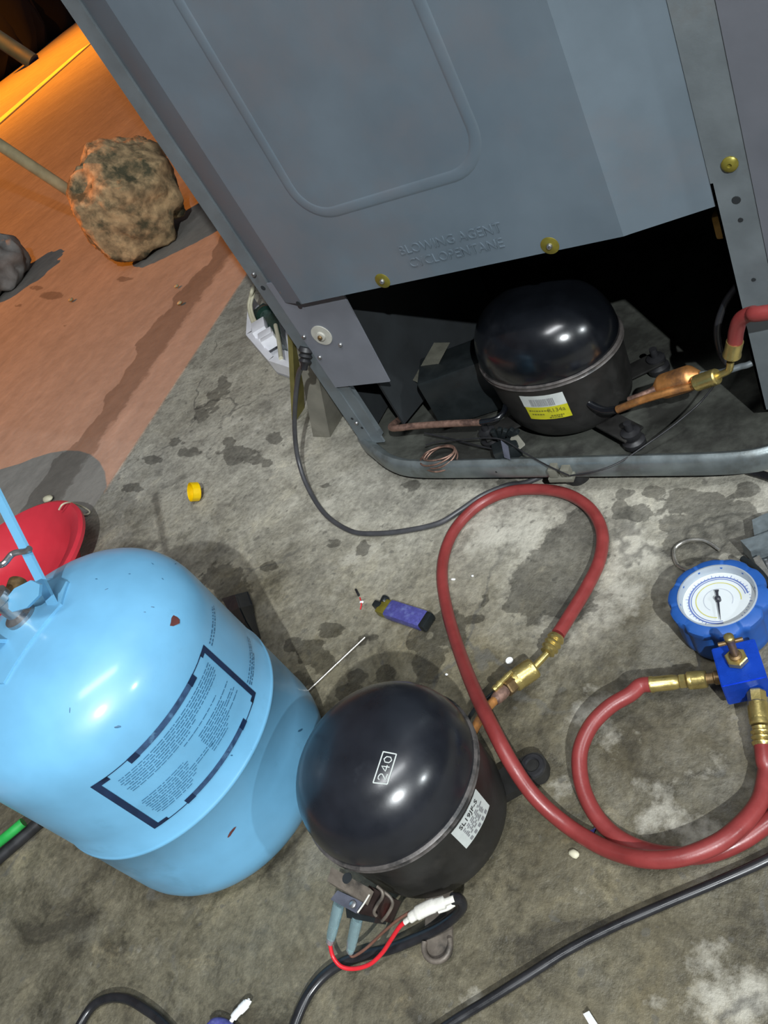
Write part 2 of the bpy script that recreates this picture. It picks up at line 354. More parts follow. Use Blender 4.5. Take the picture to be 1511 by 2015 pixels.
def ground_mat():
    m, nt, b = new_mat('outdoor_pavement')
    tc = nt.nodes.new('ShaderNodeTexCoord'); mp = nt.nodes.new('ShaderNodeMapping')
    mp.inputs['Scale'].default_value = (1.0, 0.35, 1); mp.inputs['Rotation'].default_value = (0, 0, -0.157)
    link(nt, tc.outputs['Object'], mp.inputs['Vector'])
    n1 = tex_noise(nt, 3.0, 7, 0.6); n2 = tex_noise(nt, 30, 6, 0.65); n3 = tex_noise(nt, 14, 6, 0.6, mp.outputs['Vector'])
    c = ramp(nt, n1, [(0.3, (0.24, 0.225, 0.20)), (0.7, (0.30, 0.285, 0.26))])
    c = mixc(nt, 0.5, c, ramp(nt, n2, [(0.3, g(0.75)), (0.7, g(1.2))]), 'MULTIPLY')
    c = mixc(nt, 0.35, c, ramp(nt, n3, [(0.35, g(0.7)), (0.65, g(1.2))]), 'MULTIPLY')
    def attr(nm):
        a = nt.nodes.new('ShaderNodeAttribute'); a.attribute_name = nm; return a.outputs['Fac']
    d = math_n(nt, 'ADD', attr('dirt'), math_n(nt, 'MULTIPLY', math_n(nt, 'SUBTRACT', n2, 0.5), 0.5))
    c = mixc(nt, ramp(nt, d, [(0.40, g(0)), (0.50, g(0.9))]), c, mixc(nt, 1.0, c, (0.50, 0.48, 0.46), 'MULTIPLY'))
    link(nt, c, b.inputs['Base Color']); b.inputs['Roughness'].default_value = 0.9
    link(nt, bump(nt, n2, 0.4, 0.006), b.inputs['Normal'])
    return m
M['ground'] = ground_mat()

# ------------------------------------------------------------------ setting: slab, yard, roof
def edge_x(y): return -1.271 - 0.158 * (y - 0.512)     # line where slab meets yard
def blob(u, v, ru, rv, s=1.0, pw=1.0):
    c = P(u, v); ex = (P(u+ru, v) - P(u-ru, v)) * 0.5; ey = (P(u, v+rv) - P(u, v-rv)) * 0.5
    A = Matrix(((ex.x, ey.x), (ex.y, ey.y))).inverted()
    return (c, A, s, max(ex.length, ey.length) * 1.6)
WET = [blob(*a) for a in [
 (1060,1160,58,62),(1120,1090,60,60),(1150,1040,40,45),(1100,1180,70,40),(1010,1190,20,14),(1350,985,42,24),(1400,985,26,16),(1395,1030,46,26),(1450,1010,40,22),(1440,1060,55,30),(1370,1075,60,35),
 (1290,970,22,14),(1230,970,16,10),(1255,1010,35,14),(1330,1030,40,18),(1470,965,24,16),(1500,1040,25,30),(1220,1000,14,20),
 (650,1240,22,15),(710,1260,12,10),(575,1270,17,14),(612,1285,26,26),(640,1300,20,22),(440,1135,42,26),(455,1160,36,24),(530,1115,18,10),(560,1240,8,6),
 (760,1330,22,20),(840,1300,28,45),(820,1260,18,26),(880,1240,35,40),(735,1250,12,8),(940,1215,14,10),(955,1180,12,10),(700,1330,18,14),(590,1340,30,14),(690,1365,30,20),(800,1370,40,25),
 (470,890,36,12),(500,905,22,9),(540,862,16,11),(460,905,18,10),(525,910,12,8),(715,1080,12,16),(655,1070,16,10),(450,870,14,8),(810,955,18,10),(1000,950,22,10),(640,955,10,6),
 (370,890,26,10,.8),(300,905,24,10,.8),(260,960,26,10,.8),(345,870,18,8,.8),(440,760,16,24,.75),(420,790,16,24,.75),(395,815,14,20,.75)]]
DIRT_SHADE = [blob(*a) for a in [(900,1900,700,420,.36),(1350,1600,420,420,.42),(200,1900,400,260,.30),(950,1300,300,200,.30),  # these broad blobs paint the light fading towards the bottom right
 
 (1310,1420,240,230,.72),(1250,1240,40,130,.8),(1400,1330,150,160,.75),(1050,1700,170,180,.62),(1330,1930,230,160,.62),(1200,1800,160,90,.5),(980,1350,130,110,.6),(1480,1480,60,90,.7),  # the narrow upright blob is the gauge's shadow, painted in
 (760,1390,120,60,.6),(560,1900,70,60,.5),(350,1870,70,70,.42),(190,1800,60,50,.4),(1000,1900,80,60,.45),(700,1960,100,50,.4),(1450,1870,90,120,.6),(640,1130,60,60,.3),(1040,1480,90,70,.6),
 (430,1080,60,40,.3),(250,1000,40,30,.35),(200,1030,40,30,.35),(930,1700,70,90,.6)]]
PALE = [blob(*a) for a in [
 (1250,1080,55,70,.75),(1220,1150,40,60,.7),(1180,1200,50,40,.6),(1000,1050,130,60,.62),(760,1080,150,60,.38),(640,1010,150,60,.36),(1440,1970,120,70,.75),(1400,1900,70,60,.6),(1130,1540,60,40,.55),
 (1300,1610,90,50,.55),(1380,1640,60,60,.55),(1150,1760,50,30,.5),(960,1010,100,30,.45),(600,800,90,40,.35),(500,830,90,30,.42),(680,900,60,40,.36),(1450,1400,40,40,.4),(1100,1250,60,50,.5),(1170,1420,60,60,.5),
 (900,1980,120,40,.35),(250,1880,120,60,.28),(1480,960,30,20,.4),(1290,1560,60,30,.55),(1390,1520,70,40,.45)]]
def field(L, x, y):
    s = 0.0
    for c, A, k, R in L:
        dx, dy = x - c.x, y - c.y
        if abs(dx) > R or abs(dy) > R: continue
        q = A @ Vector((dx, dy)); d2 = q.x*q.x + q.y*q.y
        if d2 < 2.4: s = max(s, k * math.exp(-d2 * 0.75))
    return s
def grid_obj(name, xs, ys, zf, mat_, fields, xmap=None):
    verts = []; nx, ny = len(xs), len(ys)
    for j in range(ny):
        for i in range(nx):
            x = xmap(xs[i], ys[j]) if xmap else xs[i]
            verts.append((x, ys[j], zf(x, ys[j])))
    faces = [(j*nx+i, j*nx+i+1, (j+1)*nx+i+1, (j+1)*nx+i) for j in range(ny-1) for i in range(nx-1)]
    me = bpy.data.meshes.new(name); me.from_pydata(verts, [], faces); me.materials.append(mat_)
    for nm, fn in fields.items():
        a = me.attributes.new(nm, 'FLOAT', 'POINT'); a.data.foreach_set('value', [fn(v[0], v[1]) for v in verts])
    for p in me.polygons: p.use_smooth = True
    o = bpy.data.objects.new(name, me); COL.objects.link(o); return o
def lin(a, b, st):
    n = max(1, round((b-a)/st)); return [a + (b-a)*i/n for i in range(n+1)]
xs = [0.0, 0.0005] + lin(0.01, 1.75, 0.0095)[0:] + [2.5, 5.3]
ys = [-6, -3, -1, -0.4] + lin(-0.25, 1.35, 0.0095) + [1.6, 2.2, 3, 5, 9]
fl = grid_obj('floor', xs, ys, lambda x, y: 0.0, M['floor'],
     {'grime': lambda x, y: max(0.0, min(1.0, (0.56 - y - 0.10*(x + 0.5)) / 0.30)), 'wet': lambda x, y: field(WET, x, y), 'dirt': lambda x, y: field(DIRT_SHADE, x, y), 'pale': lambda x, y: field(PALE, x, y)},
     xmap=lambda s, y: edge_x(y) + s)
fl['kind'] = 'structure'; fl['label'] = 'stained grey concrete shop floor slab'
YARD = [blob(*a) for a in [(675*0+240,548,14,6,.9),(100,580,26,9,.8),(35,600,10,5,.7),(70,565,18,6,.7),(130,640,10,5,.6),(300,712,14,6,.7),(280,555,8,4,.6)]]
def yard_dirt(x, y):
    s = edge_x(y) - x                      # distance from the slab edge
    wob = 0.012*math.sin(y*31) + 0.009*math.sin(y*67+1) + 0.02*math.sin(y*11+2)
    band = 0.0
    if s < 0.34:
        e = 0.245 + wob
        band = 0.62 * max(0, min(1, (e - s) / 0.02 + 0.5)) * max(0, min(1, (s - 0.06) / 0.10))
    return max(band, field(YARD, x, y))
gx = [0.0] + lin(0.01, 0.5, 0.0125) + lin(0.6, 3.0, 0.03)[0:] + [4, 6, 9, 14, 20, 30, 45]
gy = [-25, -12, -6, -3, -1, 0] + lin(0.3, 2.4, 0.02) + [3, 4, 6, 9, 14, 20, 30, 45]
gr = grid_obj('ground', gx, gy, lambda x, y: -0.003, M['ground'], {'dirt': yard_dirt}, xmap=lambda s, y: edge_x(y) - s)
gr['kind'] = 'structure'; gr['label'] = 'outdoor pavement lit orange by a street lamp'
# roof over the shop: its edge keeps the street lamp off the slab
ROOFZ = 2.6
def roof_pt(y):
    B = V(edge_x(y), y, 0); return B + (LAMP - B) * (ROOFZ / LAMP.z)
a, b = roof_pt(-8), roof_pt(14)
prism_poly = [(a.x, a.y, ROOFZ), (4.5, a.y, ROOFZ), (4.5, b.y, ROOFZ), (b.x, b.y, ROOFZ)]
ce = prism('ceiling', prism_poly, (0, 0, 0.12), M['ceilingm']); ce['kind'] = 'structure'; ce['label'] = 'flat roof over the open workshop'
# painted line on the road and dark hedge beyond
bm = bmesh.new(); p0, p1 = P(-60, 292), P(167, 94)
dv = (p1 - p0).normalized(); nv = V(-dv.y, dv.x, 0)
prism_into(bm, [p0 - nv*0.19, p1 - nv*0.14, p1 + nv*0.14, p0 + nv*0.19], (0, 0, 0.012))
ln = obj('trim_1', bm, M['linepaint']); ln['kind'] = 'structure'; ln['label'] = 'pale painted line across the orange road'

# hedge: bumpy dark mass along the far road side
bm = bmesh.new()
h0, h1 = P(-30, 186), P(175, 26)
h0 = V(h0.x, h0.y, 0); hv = (V(-20.5, 20.0, 0) - V(-16.6, 9.5, 0))
for i in range(26):
    c = V(-16.2, 8.6, 0) + hv * (i/25.0) * 1.25 + V(-0.9, 0, 0)
    r = random.uniform(0.8, 1.25)
    res = bmesh.ops.create_icosphere(bm, subdivisions=2, radius=1.0)
    for v in res['verts']:
        k = 1 + random.uniform(-0.12, 0.12); v.co = V(v.co.x*r*0.9*k, v.co.y*r*k, v.co.z*1.35*k + 1.0) + c
tag(obj('hedge', bm, M['hedge'], angle=180), 'dark hedge along the far side of the orange road', 'hedge')
hedge_line = V(-16.2, 8.6, 0)
gb = P(66, 122); gt_ = PY(-45, 48, gb.y)
tag(tube('leaning_post', [gb, gb + (gt_-gb)*0.5, gt_], 0.17, M['rail'], n=4), 'blurred grey post leaning in front of the dark hedge', 'post')

# ------------------------------------------------------------------ refrigerator (seen from behind)
FR = empty('refrigerator', (-0.385, 0.60, 0.0), 'grey refrigerator seen from behind with open compressor compartment', 'refrigerator')
XL, XR, YB, YF, FH = -0.672, -0.085, 0.605, 1.15, 1.45
# cabinet: insulated box above the compartment + side walls going down
bm = bmesh.new()
def bx(bm, x0, x1, y0, y1, z0, z1, bev=0): box_into(bm, (x1-x0, y1-y0, z1-z0), Matrix.Translation(((x0+x1)/2, (y0+y1)/2, (z0+z1)/2)), bev)
bx(bm, XL+0.002, XR-0.002, YB+0.012, YF, 0.36, FH)
bx(bm, XL, XL+0.004, YB+0.01, YF, 0.045, 0.37)
bx(bm, XR-0.004, XR, YB+0.01, YF, 0.045, 0.37)
bx(bm, XL, XR, YF-0.02, YF, 0.03, 0.37)
obj('cabinet', bm, M['plate'], FR, angle=30)
# dark sloped liner of the compressor compartment
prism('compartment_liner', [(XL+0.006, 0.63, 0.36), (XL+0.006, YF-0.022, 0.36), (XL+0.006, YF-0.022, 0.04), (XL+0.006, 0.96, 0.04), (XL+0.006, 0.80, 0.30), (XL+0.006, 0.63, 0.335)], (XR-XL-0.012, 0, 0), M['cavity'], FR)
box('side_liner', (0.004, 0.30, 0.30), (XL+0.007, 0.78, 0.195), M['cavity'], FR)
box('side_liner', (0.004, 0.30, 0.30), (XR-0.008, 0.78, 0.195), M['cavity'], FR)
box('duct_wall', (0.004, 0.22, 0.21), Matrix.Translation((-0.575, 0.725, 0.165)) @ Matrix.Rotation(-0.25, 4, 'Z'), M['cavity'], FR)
# the big pressed back panel: flat field proud of the frame, sloped flanks, embossed frame ridge, lettering
bm = bmesh.new()
PZ0, PZ1 = 0.273, FH - 0.01
col_x = [(-0.652, 0.606), (-0.640, 0.600), (-0.614, 0.5915), (-0.609, 0.590), (-0.246, 0.590), (-0.241, 0.5915), (-0.176, 0.606)]
nz = 2
lo = [bm.verts.new((x, y, PZ0)) for x, y in col_x]; hi = [bm.verts.new((x, y, PZ1)) for x, y in col_x]
for i in range(len(col_x)-1): bm.faces.new((lo[i], lo[i+1], hi[i+1], hi[i]))
r = bmesh.ops.extrude_face_region(bm, geom=list(bm.faces))
for v in [e for e in r['geom'] if isinstance(e, bmesh.types.BMVert)]: v.co.y += 0.0018
panel = obj('back_panel', bm, M['panel'], FR, angle=12, label='large pressed grey sheet panel')
# embossed ridge: rounded rectangle (a soft half-round groove pressed in the sheet)
rx0, rx1, rz0, rz1, rr = -0.537, -0.335, 0.362, 1.30, 0.035
path = []
for cx_, cz_, a0 in ((rx1-rr, rz0+rr, -90), (rx1-rr, rz1-rr, 0), (rx0+rr, rz1-rr, 90), (rx0+rr, rz0+rr, 180)):
    for k in range(9):
        a = math.radians(a0 + k*90/8); path.append(V(cx_ + rr*math.cos(a), 0.5903, cz_ + rr*math.sin(a)))
bm = bmesh.new(); sweep(bm, path, 0.006, 12, False, True, 0.14, (0, 1, 0))
obj('embossed_frame', bm, M['panel'], panel, angle=80)
rx0, rx1, rz0, rr = -0.548, -0.324, 0.349, 0.045
path = []
for cx_, cz_, a0 in ((rx1-rr, rz0+rr, -90), (rx1-rr, rz1-rr+0.012, 0), (rx0+rr, rz1-rr+0.012, 90), (rx0+rr, rz0+rr, 180)):
    for k in range(9):
        a = math.radians(a0 + k*90/8); path.append(V(cx_ + rr*math.cos(a), 0.5905, cz_ + rr*math.sin(a)))
bm = bmesh.new(); sweep(bm, path, 0.005, 12, False, True, 0.05, (0, 1, 0))
obj('embossed_frame', bm, M['panel'], panel, angle=80)
for i, (t, z) in enumerate((('BLOWING AGENT', 0.3065), ('CYCLOPENTANE', 0.2915))):
    tm = Matrix.Translation((-0.402, 0.5898, z)) @ Matrix.Rotation(math.pi/2, 4, 'X') @ Matrix.Diagonal((1.0, 1.0, 1.0, 1.0))
    obj('embossed_lettering', text_bm(t, 0.0135, tm, 0.0004), M['panel'], panel, smooth=False)
# frame posts
bm = bmesh.new()
bx(bm, XL, -0.653, YB-0.001, YB+0.02, 0.042, FH)
bx(bm, -0.653, -0.648, YB+0.006, YB+0.02, 0.042, FH)
bx(bm, -0.655, -0.637, YB+0.001, YB+0.004, 0.042, 0.24)
obj('left_post', bm, M['panel_dirty'], FR, angle=30)
bm = bmesh.new()
bx(bm, -0.176, -0.145, YB, YB+0.004, 0.055, FH)
bx(bm, -0.176, -0.174, YB, YB+0.03, 0.055, PZ0+0.02)
obj('right_post', bm, M['panel_dirty'], FR, angle=30)
prism('right_flange', [(-0.147, YB-0.001, 0.05), (XR, YB-0.022, 0.05), (XR, YB+0.02, 0.05), (-0.147, YB+0.004, 0.05)], (0, 0, FH-0.05), M['plate'], FR, label='paler bent side flange')
# small side plate with strain relief
prism('side_plate', [(-0.652, YB-0.0035, 0.144), (-0.568, YB-0.0035, 0.143), (-0.557, YB-0.0035, 0.30), (-0.652, YB-0.0035, 0.30)], (0, 0.002, 0), M['plate'], FR)
# screws, holes, disc
def screw(x, y, z, r, mt, nm='screw', halo=None):
    lathe(nm, [(0, 0), (r, 0), (r, 0.0012), (r*0.75, 0.0026), (r*0.28, 0.003), (r*0.2, 0.0018), (0, 0.0018)], mt, FR, 14, axis((x, y, z), (x, y-0.01, z)))
screw(-0.1595, YB, 0.305, 0.0062, M['olive'], 'screw')
for (x, z) in ((-0.493, 0.280), (-0.310, 0.279)):
    lathe('rust_washer', [(0, 0), (0.0085, 0), (0.008, 0.0004), (0, 0.0004)], M['olive'], FR, 20, axis((x, 0.5898, z), (x, 0.57, z)))
    screw(x, 0.5895, z, 0.0028, M['steel'])
for (x, z) in ((-0.660, 0.315), (-0.637, 0.287), (-0.648, 0.224), (-0.604, 0.205), (-0.645, 0.192), (-0.656, 0.083)):
    screw(x, YB-0.003, z, 0.0028, M['steel'])
for (x, z, rr_) in ((-0.1605, 0.275, 0.0034), (-0.1605, 0.2575, 0.002), (-0.1605, 0.201, 0.0018), (-0.6625, 0.295, 0.0032), (-0.661, 0.089, 0.002), (-0.655, 0.072, 0.002), (-0.614, 0.2745, 0.003)):
    lathe('screw_hole', [(0, 0), (rr_, 0), (rr_*0.9, 0.0003), (0, 0.0003)], M['cavity'], FR, 12, axis((x, (YB if x > -0.3 else (YB-0.001 if x < -0.653 else 0.5905)) - 0.0002, z), (x, 0, z)))
lathe('grounding_disc', [(0, 0), (0.0135, 0), (0.0135, 0.0012), (0.006, 0.0016), (0.0055, 0.004), (0.0025, 0.0045), (0, 0.0045)], M['gasket'], FR, 28, axis((-0.6215, YB-0.0035, 0.222), (-0.6215, 0, 0.222)))
screw(-0.6215, YB-0.0075, 0.222, 0.003, M['brass_old'])
# base tray: plate + rolled rim that runs out past the posts
rim = [(-0.692, 0.640), (-0.682, 0.612), (-0.655, 0.592), (-0.615, 0.568), (-0.570, 0.556), (-0.48, 0.553), (-0.30, 0.550), (-0.205, 0.549), (-0.165, 0.556), (-0.128, 0.578), (-0.104, 0.612), (-0.095, 0.66)]
rimp = catmull([(x, y, 0) for x, y in rim], 5)
bm = bmesh.new()
prof = [(0.0, 0.026), (-0.0015, 0.030), (-0.0015, 0.045), (0.001, 0.049), (0.005, 0.0505), (0.012, 0.046), (0.016, 0.036), (0.016, 0.033), (0.004, 0.031), (0.002, 0.026)]
rings = []
for i, p in enumerate(rimp):
    t = (rimp[min(i+1, len(rimp)-1)] - rimp[max(i-1, 0)]).normalized(); n_ = V(-t.y, t.x, 0)
    rings.append([bm.verts.new(p + n_*o_ + V(0, 0, z_)) for o_, z_ in prof])
for A_, B_ in zip(rings, rings[1:]):
    for k in range(len(prof)): bm.faces.new((A_[k], A_[(k+1) % len(prof)], B_[(k+1) % len(prof)], B_[k]))
bm.faces.new(rings[0]); bm.faces.new(rings[-1])
tray = obj('base_tray', bm, M['tray'], FR, angle=50)
poly = [(p.x, p.y+0.006, 0.031) for p in rimp] + [(-0.095, 1.1, 0.031), (-0.692, 1.1, 0.031)]
prism('tray_floor', poly, (0, 0, 0.004), M['trayfloor'], tray)
for x, y in ((-0.615, 0.60), (-0.372, 0.575), (-0.15, 0.61), (-0.63, 1.05), (-0.13, 1.05)):
    lathe('foot', solid([(0.014, 0.0), (0.016, 0.004), (0.016, 0.02), (0.011, 0.031)]), M['rubber'], FR, 18, Matrix.Translation((x, y, 0)))
lathe('screw_hole', [(0, 0), (0.0016, 0), (0, 0.0004)], M['cavity'], tray, 10, axis((-0.452, 0.551, 0.037), (-0.452, 0, 0.037)))
lathe('screw_hole', [(0, 0), (0.0022, 0), (0, 0.0004)], M['cavity'], tray, 10, axis((-0.252, 0.548, 0.037), (-0.252, 0, 0.037)))
# plastic clip on the rim
bm = bmesh.new(); cpx, cpy = -0.372, 0.546
bx(bm, cpx-0.013, cpx+0.015, cpy-0.007, cpy+0.006, 0.030, 0.036, 0.001)
bx(bm, cpx-0.010, cpx-0.001, cpy-0.006, cpy+0.008, 0.036, 0.048, 0.001)
bx(bm, cpx+0.003, cpx+0.013, cpy-0.005, cpy+0.008, 0.036, 0.046, 0.001)
obj('plastic_clip', bm, M['beige'], FR, angle=35)
# strain relief and power cord
gp = V(-0.660, YB-0.002, 0.204)
lathe('cord_grip', solid([(0.008, -0.004), (0.0095, 0.001), (0.006, 0.004), (0.0085, 0.007), (0.0055, 0.010), (0.0078, 0.013), (0.005, 0.017), (0.0042, 0.024)]), M['rubber'], FR, 18, axis(gp, gp + V(-0.35, -0.55, -0.75)))
cp = [gp + V(-0.006, -0.010, -0.014), P(588, 735, .172), P(581, 790, .130), P(580, 850, .082), P(587, 905, .042), P(606, 960, .016), P(640, 1012, .006), P(690, 1045, .004), P(740, 1050, .004), P(800, 1044, .004), P(862, 1030, .004), P(905, 1005, .004), P(950, 975, .004), P(1000, 955, .004), P(1050, 944, .004), V(-0.36, 0.62, .004), V(-0.30, 0.72, .004)]
tube('power_cord', cp, 0.0033, M['greycable'], FR, n=10, segs=10)
tube('floor_cable', [V(-0.24, 0.66, .004), P(1440, 905, .004), P(1470, 925, .004), P(1511, 938, .004), V(-0.10, 0.53, .004), V(0.05, 0.50, .004)], 0.0042, M['cable'], FR)

# compressor inside the compartment
def shell(cx, cy, a, b, th, zbase, zs, hd, n, matd, matb, mats, parent, name_body='compressor', seamw=1.03):
    Mx = Matrix.Translation((cx, cy, 0)) @ Matrix.Rotation(th, 4, 'Z')
    body = solid([(0.70*a, zbase), (0.82*a, zbase+0.003), (0.90*a, zbase+0.012), (0.945*a, zbase+0.028), (0.97*a, zs-0.02), (0.985*a, zs-0.004), (0.985*a, zs)])
    q = b / a
    bo = lathe(name_body, body, matb, parent, 72, Mx, 1, q)
    dome = []
    for k in range(0, 19):
        ph = k/18*math.pi/2; dome.append((a*math.cos(ph)**(2/n) if k < 18 else 0, zs + hd*math.sin(ph)**(2/n)))
    dome = [(0, zs-0.001), (a*0.99, zs-0.001)] + dome
    do = lathe('dome', dome, matd, bo if parent.type == 'EMPTY' and name_body != 'lower_shell' else parent, 72, Mx, 1, q, angle=60)
    seam = [(a*0.97, zs-0.004), (a*1.010, zs-0.0036), (a*seamw, zs-0.0022), (a*1.012, zs-0.0004), (a*1.012, zs+0.0006), (a*seamw, zs+0.0022), (a*1.008, zs+0.0036), (a*0.96, zs+0.004), (a*0.97, zs-0.004)]
    se = lathe('weld_seam', seam, mats, bo if name_body != 'lower_shell' else parent, 72, Mx, 1, q)
    return bo, Mx, q
def ell(Mx, a, q, ang, z, k=1.0): return Mx @ V(a*k*math.cos(ang), a*k*q*math.sin(ang), z)
def shell_patch(name, Mx, a, q, a0, a1, z0, z1, mt, parent, off=1.004, n=16, k0=1.0, k1=1.0):
    """sticker wrapped on the oval body"""
    bm = bmesh.new(); A_, B_ = [], []
    for i in range(n+1):
        t = a0 + (a1-a0)*i/n
        A_.append(bm.verts.new(ell(Mx, a, q, t, z0, off*k0))); B_.append(bm.verts.new(ell(Mx, a, q, t, z1, off*k1)))
    for i in range(n): bm.faces.new((A_[i], A_[i+1], B_[i+1], B_[i]))
    r = bmesh.ops.extrude_face_region(bm, geom=list(bm.faces))
    for v in [e for e in r['geom'] if isinstance(e, bmesh.types.BMVert)]:
        c = Mx.translation; d_ = V(v.co.x-c.x, v.co.y-c.y, 0).normalized(); v.co -= d_*0.0004
    return obj(name, bm, mt, parent, angle=50)
def bend_text(body, size, Mx, a, q, amid, z, off, k=1.0, depth=0.00015, up=1, sx=1.0):
    bm = text_bm(body, size, None, depth)
    r = a * 0.5 * (1 + q)
    for v in bm.verts:
        t = amid + v.co.x*sx / r
        p = ell(Mx, a, q, t, z + v.co.y, off*k); c = Mx.translation
        d_ = V(p.x-c.x, p.y-c.y, 0).normalized(); v.co = p + d_ * v.co.z
    return bm
ca, cb = 0.0815, 0.068
comp2, Mx2, q2 = shell(-0.385, 0.648, ca, cb, -0.25, 0.047, 0.130, 0.066, 2.6, M['blackpaint'], M['blackbody'], M['seamgrey'], FR)
def ang_of(Mx, a, q, p):
    l = Mx.inverted() @ p; return math.atan2(l.y/q, l.x)
def label_ang(u, v, Mx, a, q, z):
    best = None
    p = P(u, v, z); return ang_of(Mx, a, q, p)
la0, la1 = label_ang(1010, 798, Mx2, ca, q2, 0.116), label_ang(1112, 790, Mx2, ca, q2, 0.116)
if la1 < la0: la1 += 2*math.pi
shell_patch('barcode_label', Mx2, ca, q2, la0, la1, 0.102, 0.118, M['label'], comp2, 1.008, k0=0.967, k1=0.972)
shell_patch('yellow_label', Mx2, ca, q2, la0+0.01, la1, 0.084, 0.102, M['labelyellow'], comp2, 1.008, k0=0.958, k1=0.967)
bm = bmesh.new()
t = la0 + 0.13
while t < la1 - 0.16:
    wd = random.uniform(0.004, 0.014)
    vs = [bm.verts.new(ell(Mx2, ca, q2, tt, zz, 1.0115*kk)) for tt, zz, kk in ((t, .1035, .968), (t+wd, .1035, .968), (t+wd, .1135, .971), (t, .1135, .971))]
    bm.faces.new(vs); t += wd + random.uniform(0.005, 0.010)
obj('barcode', bm, M['inkgrey'], comp2, smooth=False)
obj('label_print', bend_text('R134a', 0.0075, Mx2, ca, q2, la0 + (la1-la0)*0.72, 0.0965, 1.011, 0.964), M['inkolive'], comp2, smooth=False)
bm = bmesh.new()
for zz, f0, f1 in ((0.0965, 0.08, 0.5), (0.0915, 0.12, 0.4), (0.089, 0.55, 0.85), (0.0865, 0.5, 0.8)):
    t = f0
    while t < f1:
        wl = random.uniform(0.02, 0.06)
        vs = [bm.verts.new(ell(Mx2, ca, q2, la0 + (la1-la0)*tt, z_, 1.0115*0.962)) for tt, z_ in ((t, zz-.0009), (t+wl, zz-.0009), (t+wl, zz+.0009), (t, zz+.0009))]
        bm.faces.new(vs); t += wl + 0.015
obj('label_print', bm, M['inkolive'], comp2, smooth=False)
for ax, ay, rz in ((-0.475, 0.60, 0.6), (-0.300, 0.585, -0.6), (-0.48, 0.71, -0.6), (-0.30, 0.70, 0.6)):
    box('mount_foot', (0.05, 0.026, 0.003), Matrix.Translation((ax*0.8-0.385*0.2, ay*0.8+0.648*0.2, 0.052)) @ Matrix.Rotation(rz+math.pi, 4, 'Z'), M['blackbody'], comp2, 0.001)
    lathe('rubber_mount', solid([(0.010, 0.035), (0.012, 0.038), (0.012, 0.044), (0.008, 0.047), (0.010, 0.050), (0.010, 0.056), (0.004, 0.058), (0.004, 0.068)]), M['rubber'], comp2, 20, Matrix.Translation((ax, ay, 0)))
# left side of compartment: black box, foam, copper pipe, capillary coil, relay, wires
box('starter_box', (0.085, 0.055, 0.075), Matrix.Translation((-0.525, 0.665, 0.078)) @ Matrix.Rotation(0.35, 4, 'Z'), M['dkplastic'], FR, 0.004)
prism('foam_pad', [PY(868, 706, .66), PY(840, 762, .66), PY(812, 748, .66), PY(836, 706, .66)], (0, 0.03, 0), M['foam'], FR)
tube('copper_tube', [V(-0.62, 0.64, 0.052), PY(770, 842, .585), PY(820, 838, .583), PY(880, 834, .582), PY(945, 831, .582)], 0.0042, M['copper_old'], FR, n=8)
tube('black_pipe', [PY(943, 831, .582), PY(975, 825, .586), PY(990, 812, .595), PY(996, 795, .61), PY(1000, 775, .63)], 0.0032, M['blackpaint'], FR, n=8)
cc = P(866, 903, 0.045)
for k, (r_, dz, ox) in enumerate(((0.024, 0.0, 0), (0.0225, 0.003, 0.002), (0.025, 0.006, -0.001), (0.021, 0.009, 0.002))):
    pts = [cc + V(ox + r_*1.0*math.cos(a_), r_*0.80*math.sin(a_)*0.9, dz + 0.004*math.sin(a_+k)) for a_ in [i*2*math.pi/16 for i in range(16)]]
    tube('capillary_coil', pts, 0.0011, M['copper_old'], FR, n=4, segs=8, closed=True)
tube('thin_wire', [P(838, 876, .06), P(862, 869, .062), P(900, 866, .062), P(950, 862, .064), P(990, 866, .064), P(1030, 890, .058), P(1075, 915, .054), P(1120, 936, .05)], 0.0009, M['rubber'], FR, n=6, segs=8)
tube('thin_wire', [P(1122, 936, .046), P(1170, 928, .05), P(1215, 912, .05), P(1270, 876, .05), P(1340, 825, .06), P(1400, 765, .07), V(-0.2, 0.72, 0.07)], 0.0009, M['rubber'], FR, n=6, segs=8)
tube('thin_wire', [P(835, 852, .055), P(880, 862, .05), P(930, 875, .05), P(975, 885, .05)], 0.0011, M['rubber'], FR, n=6, segs=8)
rp = P(1000, 890, 0.045)
bm = bmesh.new()
box_into(bm, (0.030, 0.020, 0.018), Matrix.Translation(rp + V(0, 0, 0.004)) @ Matrix.Rotation(0.5, 4, 'Z'), 0.002)
for k in range(5):
    box_into(bm, (0.005, 0.006, 0.014), Matrix.Translation(rp + V(-0.014+0.006*k, 0.012+0.002*(k % 2), 0.018)) @ Matrix.Rotation(0.3*k, 4, 'Y'), 0.001)
obj('start_relay', bm, M['dkplastic'], FR, angle=35)
prism('white_tag', [P(1013, 850, .062), P(1033, 876, .054), P(1022, 885, .052), P(1004, 866, .058)], (0, 0.001, 0.001), M['beige'], FR)
prism('white_tag', [P(985, 868, .062), P(1000, 880, .060), P(1004, 905, .054), P(992, 900, .055)], (0, 0.001, 0.001), M['relaygrey'], FR)
